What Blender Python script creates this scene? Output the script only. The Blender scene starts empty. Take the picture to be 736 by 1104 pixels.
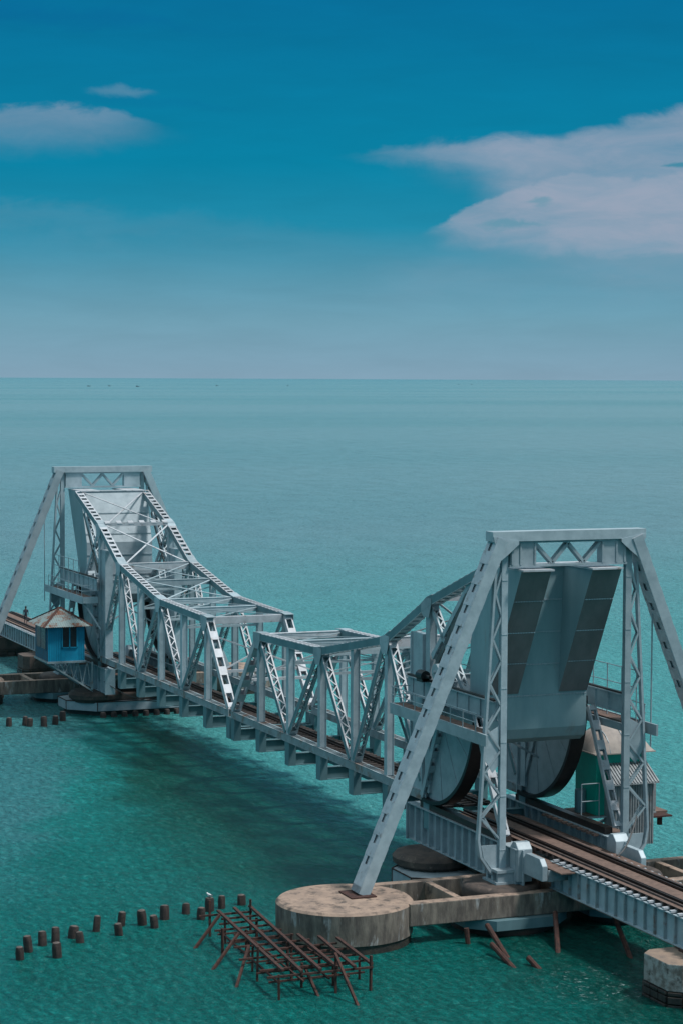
import bpy, math, random
from mathutils import Vector, Matrix
random.seed(7)
R = math.radians
scene = bpy.context.scene
C = scene.collection

# ------------------------------------------------------------------ camera
cam_d = bpy.data.cameras.new("camera")
cam = bpy.data.objects.new("camera", cam_d)
C.objects.link(cam)
scene.camera = cam
YAW, PIT, ROLL = 0.38486, -0.05953, 0.00454
F = Vector((-math.cos(YAW) * math.cos(PIT), math.sin(YAW) * math.cos(PIT), math.sin(PIT)))
RT = Vector((math.sin(YAW), math.cos(YAW), 0))
UP = RT.cross(F)
r2 = RT * math.cos(ROLL) + UP * math.sin(ROLL)
u2 = -RT * math.sin(ROLL) + UP * math.cos(ROLL)
CAMLOC = Vector((151.94, -56.31, 29.2))
m = Matrix((( r2.x, u2.x, -F.x, CAMLOC.x), (r2.y, u2.y, -F.y, CAMLOC.y), (r2.z, u2.z, -F.z, CAMLOC.z), (0, 0, 0, 1)))
cam.matrix_world = m
cam_d.sensor_fit = 'VERTICAL'
cam_d.sensor_height = 36
cam_d.lens = 2408.8 * 36 / 1104
cam_d.clip_start = 1
cam_d.clip_end = 400000

# ------------------------------------------------------------------ sky
SUN_EL, SUN_AZ = 60, 50       # azimuth measured from +X towards +Y
w = bpy.data.worlds.new("World"); scene.world = w; w.use_nodes = True
nt = w.node_tree; N = nt.nodes; L = nt.links; N.clear()
def nn(t, **k):
    n = N.new(t)
    for a, b in k.items(): setattr(n, a, b)
    return n
def vmath(op, a, b=None):
    n = nn('ShaderNodeMath', operation=op)
    for i, v in enumerate((a, b)):
        if v is None: continue
        if isinstance(v, (int, float)): n.inputs[i].default_value = v
        else: L.new(v, n.inputs[i])
    return n.outputs[0]
def ramp(fac, stops, tree=None, interp='LINEAR'):
    t = tree or nt
    n = t.nodes.new('ShaderNodeValToRGB'); n.color_ramp.interpolation = interp
    e = n.color_ramp.elements
    while len(e) < len(stops): e.new(0.5)
    for i, (p, c) in enumerate(stops):
        e[i].position = p
        e[i].color = (c, c, c, 1) if isinstance(c, (int, float)) else (*c, 1)
    t.links.new(fac, n.inputs[0]); return n.outputs[0]
sky = nn('ShaderNodeTexSky', sky_type='NISHITA', sun_disc=False)
sky.sun_elevation = R(SUN_EL)
sky.sun_rotation = R(90 - SUN_AZ)
sky.dust_density = 2.0; sky.air_density = 1.3; sky.ozone_density = 3
tc = nn('ShaderNodeTexCoord'); sep = nn('ShaderNodeSeparateXYZ'); L.new(tc.outputs['Generated'], sep.inputs[0])
az = vmath('ARCTAN2', sep.outputs[1], vmath('MULTIPLY', sep.outputs[0], -1.0))     # 0 towards -X, positive to +Y
el = vmath('ARCSINE', sep.outputs[2])
# haze / blue gradient of the real sky (elevation in radians)
base = ramp(vmath('DIVIDE', el, 0.6), [(0.0, (0.225, 0.365, 0.475)), (0.041, (0.165, 0.355, 0.462)), (0.075, (0.095, 0.310, 0.430)), (0.112, (0.012, 0.250, 0.395)),
      (0.158, (0.0, 0.222, 0.375)), (0.214, (0.0, 0.192, 0.350)), (0.283, (0.0, 0.155, 0.320)), (0.6, (0.13, 0.37, 0.45)), (1.0, (0.56, 0.66, 0.72))])
# streaky variation
def sky_noise(sx, sy, scale, detail, dist=0.0, off=0.0):
    cmb = nn('ShaderNodeCombineXYZ')
    L.new(vmath('ADD', vmath('MULTIPLY', az, sx), off), cmb.inputs[0]); L.new(vmath('MULTIPLY', el, sy), cmb.inputs[1])
    no = nn('ShaderNodeTexNoise'); no.inputs['Scale'].default_value = scale; no.inputs['Detail'].default_value = detail
    no.inputs['Roughness'].default_value = 0.6; no.inputs['Distortion'].default_value = dist
    L.new(cmb.outputs[0], no.inputs['Vector']); return no.outputs[0]
def mixc(fac, a, b, mode='MIX'):
    n = nn('ShaderNodeMix', data_type='RGBA', blend_type=mode)
    if isinstance(fac, (int, float)): n.inputs[0].default_value = fac
    else: L.new(fac, n.inputs[0])
    for i, v in ((6, a), (7, b)):
        if isinstance(v, tuple): n.inputs[i].default_value = (*v, 1)
        else: L.new(v, n.inputs[i])
    return n.outputs[2]
st = sky_noise(1, 5.5, 14, 6, 0.3)
stv = ramp(st, [(0.3, 0.95), (0.5, 1.0), (0.72, 1.05)])
col = mixc(1.0, base, stv, 'MULTIPLY')
# cloud banks: each has an upper and a lower edge that follow the azimuth, roughened by noise
PX = 1 / 2408.8
n1 = sky_noise(1, 2.2, 17, 7, 0.8, 3.1)
n2 = sky_noise(1, 1.7, 70, 6, 0.5, 1.7)
n3 = sky_noise(1, 3.5, 30, 7, 0.5, 5.3)
U = vmath('ADD', vmath('MULTIPLY', vmath('SUBTRACT', az, YAW), 2408.8), 368)
Vv = vmath('SUBTRACT', 409, vmath('MULTIPLY', el, 2408.8))
def sm(x, a, b):
    n = nn('ShaderNodeMapRange'); n.interpolation_type = 'SMOOTHSTEP'
    n.inputs[1].default_value = a; n.inputs[2].default_value = b
    L.new(x, n.inputs[0]); return n.outputs[0]
def edge(pts):
    return vmath('MULTIPLY', ramp(vmath('DIVIDE', vmath('ADD', U, 200), 1200), [((p + 200) / 1200, q / 400) for p, q in pts]), 400)
def bank(top, bot, wt, wb, left, right, rough=26, fine=10, wl=60, wr=60):
    rough *= 1.7; fine *= 1.9
    v_ = vmath('ADD', vmath('ADD', Vv, vmath('MULTIPLY', vmath('SUBTRACT', n1, 0.5), rough)), vmath('MULTIPLY', vmath('SUBTRACT', n2, 0.5), fine))
    a_ = sm(vmath('SUBTRACT', v_, edge(top)), 0, wt); b_ = sm(vmath('SUBTRACT', edge(bot), v_), 0, wb)
    u_ = vmath('ADD', U, vmath('MULTIPLY', vmath('SUBTRACT', n3, 0.5), 60))
    d_ = vmath('MULTIPLY', vmath('MULTIPLY', a_, b_), vmath('MULTIPLY', sm(vmath('SUBTRACT', u_, left), 0, wl), sm(vmath('SUBTRACT', right, u_), 0, wr)))
    return vmath('MULTIPLY', d_, ramp(n3, [(0.25, 0.72), (0.6, 1.0)]))
pink = ramp(n3, [(0.3, (0.300, 0.375, 0.485)), (0.7, (0.365, 0.400, 0.505))])
def lay(c, m_, k, colr): return mixc(vmath('MULTIPLY', m_, k), c, colr)
# high veil behind everything low on the right
col = lay(col, bank([(300, 300), (450, 262), (600, 250), (900, 240)], [(300, 345), (900, 345)], 45, 60, 330, 1300, 30, 8, 160, 200), 0.35, (0.20, 0.345, 0.46))
col = lay(col, bank([(380, 170), (450, 155), (540, 142), (600, 146), (660, 132), (740, 116), (900, 100)], [(380, 186), (430, 200), (500, 226), (560, 290), (640, 330), (900, 340)], 14, 110, 375, 1300, 24, 7, 190, 200), 0.66, pink)
col = lay(col, bank([(440, 256), (470, 240), (520, 212), (560, 200), (610, 188), (680, 196), (900, 170)], [(440, 262), (470, 276), (560, 288), (900, 306)], 6, 40, 436, 1300, 12, 8, 60, 200), 0.62, pink)
col = lay(col, bank([(340, 172), (440, 158), (560, 150), (640, 150)], [(340, 178), (440, 186), (560, 200), (640, 200)], 10, 22, 345, 640, 12, 8, 120, 120), 0.38, pink)
col = lay(col, bank([(480, 272), (560, 268), (640, 274), (760, 270)], [(480, 290), (560, 306), (660, 300), (760, 312)], 8, 26, 490, 1300, 26, 9, 60, 200), 0.40, (0.085, 0.290, 0.405))
col = lay(col, bank([(500, 240), (545, 232), (600, 240)], [(500, 244), (545, 250), (600, 244)], 6, 8, 498, 604, 18, 10, 20, 20), 0.75, (0.10, 0.30, 0.41))
col = lay(col, bank([(560, 216), (580, 211), (600, 216)], [(560, 221), (580, 229), (600, 221)], 5, 8, 558, 604, 14, 8, 14, 14), 0.7, (0.13, 0.31, 0.42))
col = lay(col, bank([(700, 181), (725, 178), (760, 179)], [(700, 184), (725, 187), (760, 186)], 3, 4, 700, 900, 5, 4, 12, 60), 0.85, (0.02, 0.24, 0.36))
col = lay(col, bank([(-150, 140), (0, 126), (70, 119), (130, 124), (180, 146)], [(-150, 170), (0, 184), (100, 182), (190, 166)], 9, 60, -500, 215, 15, 9, 100, 90), 0.60, (0.235, 0.335, 0.455))
col = lay(col, bank([(90, 104), (130, 98), (170, 102)], [(90, 112), (130, 117), (170, 112)], 8, 9, 84, 180, 12, 8, 26, 26), 0.34, (0.22, 0.345, 0.46))
col = lay(col, bank([(60, 112), (150, 108), (260, 118)], [(60, 118), (150, 128), (260, 130)], 8, 10, 60, 300, 14, 6, 60, 90), 0.35, (0.0, 0.16, 0.33))
col = lay(col, bank([(-200, 206), (0, 208), (250, 232), (400, 250)], [(-200, 270), (400, 290)], 34, 60, -600, 470, 34, 12, 120, 160), 0.36, (0.16, 0.33, 0.45))
col = lay(col, bank([(-200, -20), (120, 14), (240, 30), (400, 34)], [(-200, 50), (120, 50), (400, 44)], 20, 22, -500, 420, 26, 10, 120, 160), 0.35, (0.0, 0.12, 0.32))
# the physical sky (strength 0.05) keeps the overall dome; the clouded layer above is added over it
bg1 = nn('ShaderNodeBackground'); L.new(sky.outputs[0], bg1.inputs[0]); bg1.inputs[1].default_value = 0.05
bg2 = nn('ShaderNodeBackground'); L.new(col, bg2.inputs[0]); bg2.inputs[1].default_value = 1.0
mx = nn('ShaderNodeMixShader'); mx.inputs[0].default_value = 0.98
L.new(bg1.outputs[0], mx.inputs[1]); L.new(bg2.outputs[0], mx.inputs[2])
out = nn('ShaderNodeOutputWorld'); L.new(mx.outputs[0], out.inputs[0])

sd = bpy.data.lights.new("sun", 'SUN'); so = bpy.data.objects.new("sun", sd); C.objects.link(so)
sd.energy = 3.0; sd.angle = R(8); sd.color = (1.0, 0.95, 0.92)
sv = Vector((math.cos(R(SUN_EL)) * math.cos(R(SUN_AZ)), math.cos(R(SUN_EL)) * math.sin(R(SUN_AZ)), math.sin(R(SUN_EL))))
so.rotation_euler = sv.to_track_quat('Z', 'Y').to_euler()
so.location = (0, 0, 80)

vs = scene.view_settings
vs.view_transform = 'Standard'; vs.look = 'None'; vs.gamma = 1; vs.use_curve_mapping = False
vs.exposure = 0.0
scene.render.film_transparent = False

# ------------------------------------------------------------------ materials
def mat(name, c1, c2=None, rough=0.6, metal=0.0, nscale=1.2, lo=0.4, hi=0.65, c3=None, lo3=0.62, hi3=0.72, n3=0.6, bump=0.0, bscale=8, stretch=(1, 1, 1), spec=0.5, detail=6, vary=0.0):
    mt = bpy.data.materials.new(name); mt.use_nodes = True
    t = mt.node_tree; b = t.nodes['Principled BSDF']
    b.inputs['Roughness'].default_value = rough; b.inputs['Metallic'].default_value = metal
    b.inputs['Specular IOR Level'].default_value = spec
    tc = t.nodes.new('ShaderNodeTexCoord'); mp = t.nodes.new('ShaderNodeMapping'); mp.inputs['Scale'].default_value = stretch
    t.links.new(tc.outputs['Object'], mp.inputs[0])
    def noi(s, d=detail):
        n = t.nodes.new('ShaderNodeTexNoise'); n.inputs['Scale'].default_value = s; n.inputs['Detail'].default_value = d
        n.inputs['Roughness'].default_value = 0.65; t.links.new(mp.outputs[0], n.inputs['Vector']); return n.outputs[0]
    if c2 is None: c2 = tuple(x * 0.75 for x in c1)
    c = ramp(noi(nscale), [(lo, c1), (hi, c2)], t)
    if c3 is not None:
        f = ramp(noi(n3), [(lo3, 0.0), (hi3, 1.0)], t)
        mxn = t.nodes.new('ShaderNodeMix'); mxn.data_type = 'RGBA'
        t.links.new(f, mxn.inputs[0]); t.links.new(c, mxn.inputs[6]); mxn.inputs[7].default_value = (*c3, 1); c = mxn.outputs[2]
    if vary:
        oi = t.nodes.new('ShaderNodeObjectInfo'); v_ = ramp(oi.outputs['Random'], [(0.0, 1 - vary), (1.0, 1 + vary * .6)], t)
        mv = t.nodes.new('ShaderNodeMix'); mv.data_type = 'RGBA'; mv.blend_type = 'MULTIPLY'; mv.inputs[0].default_value = 1
        t.links.new(c, mv.inputs[6]); t.links.new(v_, mv.inputs[7]); c = mv.outputs[2]
    t.links.new(c, b.inputs['Base Color'])
    if bump:
        bp = t.nodes.new('ShaderNodeBump'); bp.inputs['Strength'].default_value = bump; bp.inputs['Distance'].default_value = 0.05
        t.links.new(noi(bscale), bp.inputs['Height']); t.links.new(bp.outputs[0], b.inputs['Normal'])
    return mt
M = {}
M['steel'] = mat('pale_blue_grey_paint', (0.40, 0.485, 0.525), (0.30, 0.38, 0.42), 0.5, 0.1, 1.3, vary=0.2, c3=(0.15, 0.125, 0.115), lo3=0.66, hi3=0.78, n3=1.6, bump=0.15)
M['steel_rusty'] = mat('weathered_paint', (0.30, 0.37, 0.40), (0.21, 0.25, 0.265), 0.6, 0.1, 1.2, c3=(0.20, 0.11, 0.075), lo3=0.54, hi3=0.68, n3=0.8, bump=0.2)
M['steel_dark'] = mat('grimy_grey_brown_paint', (0.13, 0.155, 0.16), (0.085, 0.09, 0.09), 0.65, 0.1, 1.4, c3=(0.16, 0.10, 0.075), lo3=0.56, hi3=0.68, n3=1.5, bump=0.2, vary=0.2)
M['steel_teal'] = mat('teal_grey_paint_and_shade', (0.14, 0.25, 0.28), (0.10, 0.185, 0.21), 0.5, 0.1, 0.7, c3=(0.25, 0.18, 0.15), lo3=0.70, hi3=0.80, n3=1.3, bump=0.1, stretch=(1, 1, 0.35))  # also used as painted shade on chord and diagonal side webs
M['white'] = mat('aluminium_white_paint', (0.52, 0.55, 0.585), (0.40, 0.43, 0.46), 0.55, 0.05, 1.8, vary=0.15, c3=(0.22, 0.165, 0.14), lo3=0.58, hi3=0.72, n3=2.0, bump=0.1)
M['weight'] = mat('counterweight_paint', (0.27, 0.395, 0.43), (0.20, 0.32, 0.355), 0.5, 0.1, 0.5, c3=(0.24, 0.22, 0.21), lo3=0.6, hi3=0.8, n3=0.9, bump=0.1, stretch=(1, 1, 0.3))
M['weight_shade'] = mat('counterweight_shade', (0.225, 0.215, 0.22), (0.165, 0.165, 0.17), 0.6, 0.1, 0.8, bump=0.15, stretch=(1, 1, 0.4))  # darkness of the downward lobe faces, put into a second material
M['rail_iron'] = mat('rail_iron', (0.045, 0.036, 0.035), (0.08, 0.05, 0.04), 0.45, 0.6, 3)
M['tread'] = mat('greased_black_tread', (0.010, 0.012, 0.016), (0.02, 0.02, 0.022), 0.45, 0.3, 3)
M['rust'] = mat('rusted_iron', (0.085, 0.036, 0.027), (0.03, 0.018, 0.016), 0.85, 0.1, 5, bump=0.4, bscale=20)
M['rust_deck'] = mat('rusty_brown_deck', (0.19, 0.125, 0.10), (0.12, 0.08, 0.065), 0.85, 0, 3, bump=0.3)
M['timber'] = mat('old_timber', (0.10, 0.075, 0.068), (0.05, 0.04, 0.038), 0.85, 0, 4, bump=0.3)
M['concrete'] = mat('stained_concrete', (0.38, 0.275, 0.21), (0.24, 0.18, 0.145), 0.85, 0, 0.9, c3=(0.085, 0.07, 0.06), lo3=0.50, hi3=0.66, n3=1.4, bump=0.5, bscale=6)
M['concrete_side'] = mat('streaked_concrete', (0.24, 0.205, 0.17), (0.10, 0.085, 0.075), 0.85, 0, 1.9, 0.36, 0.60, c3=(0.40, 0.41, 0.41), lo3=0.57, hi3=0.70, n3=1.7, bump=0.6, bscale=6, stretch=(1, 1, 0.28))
M['concrete_dark'] = mat('tide_blackened_concrete', (0.10, 0.075, 0.062), (0.045, 0.038, 0.036), 0.8, 0, 1.3, c3=(0.17, 0.13, 0.105), lo3=0.58, hi3=0.7, n3=1.8, bump=0.5, bscale=5)
M['tide'] = mat('wet_tide_band', (0.03, 0.028, 0.026), (0.055, 0.045, 0.035), 0.5, 0, 2.5, bump=0.6, bscale=6)
M['tide_red'] = mat('wet_reddish_tide_band', (0.075, 0.045, 0.036), (0.04, 0.03, 0.027), 0.5, 0, 2.5, bump=0.6, bscale=6)
M['stone_white'] = mat('limewashed_concrete', (0.40, 0.38, 0.36), (0.20, 0.17, 0.15), 0.85, 0, 2.2, 0.42, 0.6, c3=(0.09, 0.075, 0.065), lo3=0.55, hi3=0.68, n3=3, bump=0.5, bscale=8)
M['stone_top'] = mat('sandy_stone_top', (0.30, 0.22, 0.165), (0.19, 0.15, 0.125), 0.85, 0, 2, bump=0.4)
M['mortar'] = mat('pale_mortar', (0.25, 0.20, 0.14), (0.14, 0.11, 0.08), 0.85, 0, 4)
M['black_stone'] = mat('black_wet_stone', (0.03, 0.026, 0.024), (0.06, 0.05, 0.042), 0.5, 0, 3, bump=0.6, bscale=10)
M['blue_wall'] = mat('bright_blue_sheet', (0.003, 0.26, 0.42), (0.003, 0.20, 0.34), 0.5, 0, 1.6, c3=(0.06, 0.05, 0.05), lo3=0.66, hi3=0.78, n3=2.2)
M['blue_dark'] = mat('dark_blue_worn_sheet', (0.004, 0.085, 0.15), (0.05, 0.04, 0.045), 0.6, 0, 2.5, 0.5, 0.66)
M['roof_rust'] = mat('rusty_corrugated_roof', (0.22, 0.29, 0.29), (0.17, 0.075, 0.045), 0.75, 0.1, 1.4, 0.48, 0.60, bump=0.2)
M['green_wall'] = mat('green_sheet', (0.003, 0.40, 0.30), (0.003, 0.33, 0.25), 0.5, 0, 1.5)
M['corrugated'] = mat('pale_corrugated', (0.30, 0.33, 0.34), (0.20, 0.22, 0.23), 0.6, 0.1, 2, c3=(0.28, 0.15, 0.10), lo3=0.62, hi3=0.75, n3=1.5)
M['dome'] = mat('cream_canvas_roof', (0.42, 0.37, 0.33), (0.30, 0.27, 0.25), 0.8, 0, 1.4)
M['glass'] = mat('dark_window_glass', (0.012, 0.018, 0.024), (0.02, 0.03, 0.035), 0.15, 0, 3)
M['stump'] = mat('tarred_timber', (0.05, 0.036, 0.032), (0.022, 0.018, 0.018), 0.8, 0, 4, bump=0.6, bscale=12)
M['stump_top'] = mat('sun_bleached_timber_end', (0.13, 0.11, 0.10), (0.06, 0.05, 0.045), 0.9, 0, 6)
M['black'] = mat('black_machinery', (0.012, 0.013, 0.016), (0.03, 0.03, 0.03), 0.4, 0.3, 4)
M['cloth_dark'] = mat('dark_shirt', (0.03, 0.04, 0.06), None, 0.9, 0, 4)
M['cloth_trouser'] = mat('grey_trousers', (0.06, 0.06, 0.07), None, 0.9, 0, 4)
M['skin'] = mat('brown_skin', (0.16, 0.08, 0.05), None, 0.6, 0, 4)
M['hair'] = mat('black_hair', (0.01, 0.01, 0.01), None, 0.7, 0, 4)
M['feather'] = mat('white_feathers', (0.75, 0.75, 0.75), (0.6, 0.62, 0.65), 0.8, 0, 9)
M['boat'] = mat('dark_boat_hull', (0.03, 0.045, 0.06), None, 0.7, 0, 1)
M['cable'] = mat('grey_cable', (0.10, 0.10, 0.10), None, 0.7, 0, 3)

# water
def water_mat():
    mt = bpy.data.materials.new('turquoise_sea'); mt.use_nodes = True
    t = mt.node_tree; b = t.nodes['Principled BSDF']; ln = t.links.new
    tc = t.nodes.new('ShaderNodeTexCoord')
    def noi(scale, detail, stretch=(1, 1, 1), rot=0.0, rough=0.6, dist=0.0):
        mp = t.nodes.new('ShaderNodeMapping'); mp.inputs['Scale'].default_value = stretch; mp.inputs['Rotation'].default_value = (0, 0, rot)
        ln(tc.outputs['Object'], mp.inputs[0])
        n = t.nodes.new('ShaderNodeTexNoise'); n.inputs['Scale'].default_value = scale; n.inputs['Detail'].default_value = detail
        n.inputs['Roughness'].default_value = rough; n.inputs['Distortion'].default_value = dist
        ln(mp.outputs[0], n.inputs['Vector']); return n.outputs[0]
    def M2(op, a, b_=None, c_=None):
        n = t.nodes.new('ShaderNodeMath'); n.operation = op
        for i_, v in enumerate((a, b_, c_)):
            if v is None: continue
            if isinstance(v, (int, float)): n.inputs[i_].default_value = v
            else: ln(v, n.inputs[i_])
        return n.outputs[0]
    def S2(x, a, b_):
        n = t.nodes.new('ShaderNodeMapRange'); n.interpolation_type = 'SMOOTHSTEP'; n.inputs[1].default_value = a; n.inputs[2].default_value = b_; ln(x, n.inputs[0]); return n.outputs[0]
    def MX(f, a, b_):
        n = t.nodes.new('ShaderNodeMix'); n.data_type = 'RGBA'; ln(f, n.inputs[0])
        for i_, v in ((6, a), (7, b_)):
            if isinstance(v, tuple): n.inputs[i_].default_value = (*v, 1)
            else: ln(v, n.inputs[i_])
        return n.outputs[2]
    sp = t.nodes.new('ShaderNodeSeparateXYZ'); ln(tc.outputs['Object'], sp.inputs[0])
    wob = noi(0.09, 6, (1, 1, 1), 0.3, 0.7, 0.5)
    wob2 = noi(0.5, 5, (0.7, 1.2, 1), 0.3, 0.7, 0.5)
    X_ = M2('ADD', sp.outputs[0], M2('MULTIPLY', M2('SUBTRACT', wob, 0.5), 16)); Y_ = M2('ADD', M2('ADD', sp.outputs[1], M2('MULTIPLY', M2('SUBTRACT', wob, 0.5), 9)), M2('MULTIPLY', M2('SUBTRACT', wob2, 0.5), 7))
    big = noi(0.02, 5, (1, 1, 1), 0.3)
    c = ramp(big, [(0.36, (0.0, 0.165, 0.148)), (0.50, (0.0, 0.205, 0.190)), (0.64, (0.010, 0.255, 0.245))], t)
    # bridge's shadow and reflection painted into the water as a bottle green band
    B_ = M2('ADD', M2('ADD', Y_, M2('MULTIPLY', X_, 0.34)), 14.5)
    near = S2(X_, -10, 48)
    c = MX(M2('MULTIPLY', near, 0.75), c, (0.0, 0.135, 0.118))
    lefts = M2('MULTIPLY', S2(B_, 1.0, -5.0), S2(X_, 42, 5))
    c = MX(M2('MULTIPLY', lefts, 0.75), c, (0.060, 0.235, 0.260))  # brighter sky reflection on the left water, put into the colour
    bridge_shade = M2('MULTIPLY', M2('MULTIPLY', S2(B_, -1.0, 5.0), S2(Y_, 1.0, -2.2)), M2('MULTIPLY', M2('MULTIPLY', S2(Y_, -19.0, -8.0), S2(X_, -48, -36)), S2(X_, 46, 30)))
    c = MX(M2('MULTIPLY', bridge_shade, 0.92), c, (0.0, 0.080, 0.056))
    girder_dark = M2('MULTIPLY', M2('MULTIPLY', S2(Y_, -10.0, -4.0), S2(Y_, 12.0, 4.0)), S2(X_, 38, 47))  # darker water from the near tower outward, under the approach girder
    c = MX(M2('MULTIPLY', girder_dark, 0.75), c, (0.0, 0.060, 0.045))
    # paler water under and beyond the bridge: sky reflection painted in, offsetting shade
    sky_pale = M2('MULTIPLY', S2(Y_, -1.5, 2.0), S2(X_, 46, 30))
    c = MX(M2('MULTIPLY', sky_pale, 0.8), c, (0.085, 0.40, 0.395))
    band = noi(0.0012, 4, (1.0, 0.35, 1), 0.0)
    c2 = ramp(band, [(0.40, (0.118, 0.272, 0.300)), (0.60, (0.160, 0.302, 0.335))], t)  # paler far water: distance haze put into the colour
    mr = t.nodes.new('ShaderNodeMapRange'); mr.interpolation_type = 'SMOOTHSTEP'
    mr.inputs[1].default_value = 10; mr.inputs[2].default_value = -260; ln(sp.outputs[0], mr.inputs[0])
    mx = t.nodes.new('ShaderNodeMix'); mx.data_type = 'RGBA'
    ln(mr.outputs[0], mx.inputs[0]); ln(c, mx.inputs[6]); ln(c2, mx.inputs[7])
    # ripple contrast painted into the colour, like light scattered through small wave crests
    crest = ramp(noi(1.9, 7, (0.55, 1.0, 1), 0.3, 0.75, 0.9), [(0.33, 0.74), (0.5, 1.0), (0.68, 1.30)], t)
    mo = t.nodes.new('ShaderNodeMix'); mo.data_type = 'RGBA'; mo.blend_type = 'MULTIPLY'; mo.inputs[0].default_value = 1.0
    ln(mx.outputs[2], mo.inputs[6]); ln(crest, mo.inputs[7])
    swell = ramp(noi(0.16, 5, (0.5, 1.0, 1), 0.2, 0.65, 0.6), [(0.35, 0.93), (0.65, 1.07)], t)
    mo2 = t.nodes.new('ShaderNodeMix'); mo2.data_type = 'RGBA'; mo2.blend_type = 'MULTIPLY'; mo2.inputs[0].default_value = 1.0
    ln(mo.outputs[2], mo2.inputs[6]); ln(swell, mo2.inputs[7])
    # lit sparkles on the water by the stone pier, painted as pale flecks
    fr = M2('MULTIPLY', M2('MULTIPLY', S2(sp.outputs[0], 53, 57), S2(sp.outputs[0], 62, 59.5)), M2('MULTIPLY', S2(sp.outputs[1], -8.5, -6), S2(sp.outputs[1], -1.5, -4)))
    glint = M2('MULTIPLY', fr, S2(noi(2.6, 6, (1, 1, 1), 0.0, 0.8, 0.5), 0.56, 0.68))
    fin = MX(glint, mo2.outputs[2], (0.55, 0.65, 0.66))
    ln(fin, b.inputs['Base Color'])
    b.inputs['Roughness'].default_value = 0.26; b.inputs['IOR'].default_value = 1.33
    b.inputs['Specular IOR Level'].default_value = 0.34
    def add(a, k, bnode, kb):
        x = t.nodes.new('ShaderNodeMath'); x.operation = 'MULTIPLY'; ln(a, x.inputs[0]); x.inputs[1].default_value = k
        y = t.nodes.new('ShaderNodeMath'); y.operation = 'MULTIPLY'; ln(bnode, y.inputs[0]); y.inputs[1].default_value = kb
        z = t.nodes.new('ShaderNodeMath'); z.operation = 'ADD'; ln(x.outputs[0], z.inputs[0]); ln(y.outputs[0], z.inputs[1]); return z.outputs[0]
    h = add(noi(0.45, 4, (0.8, 0.8, 1), 0.35, dist=0.6), 1.0, noi(2.1, 6, (0.6, 1.0, 1), 0.25, 0.7, dist=0.8), 0.55)
    bp = t.nodes.new('ShaderNodeBump'); bp.inputs['Strength'].default_value = 1.0; bp.inputs['Distance'].default_value = 1.1
    ln(h, bp.inputs['Height']); ln(bp.outputs[0], b.inputs['Normal'])
    return mt
M['water'] = water_mat()

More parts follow.
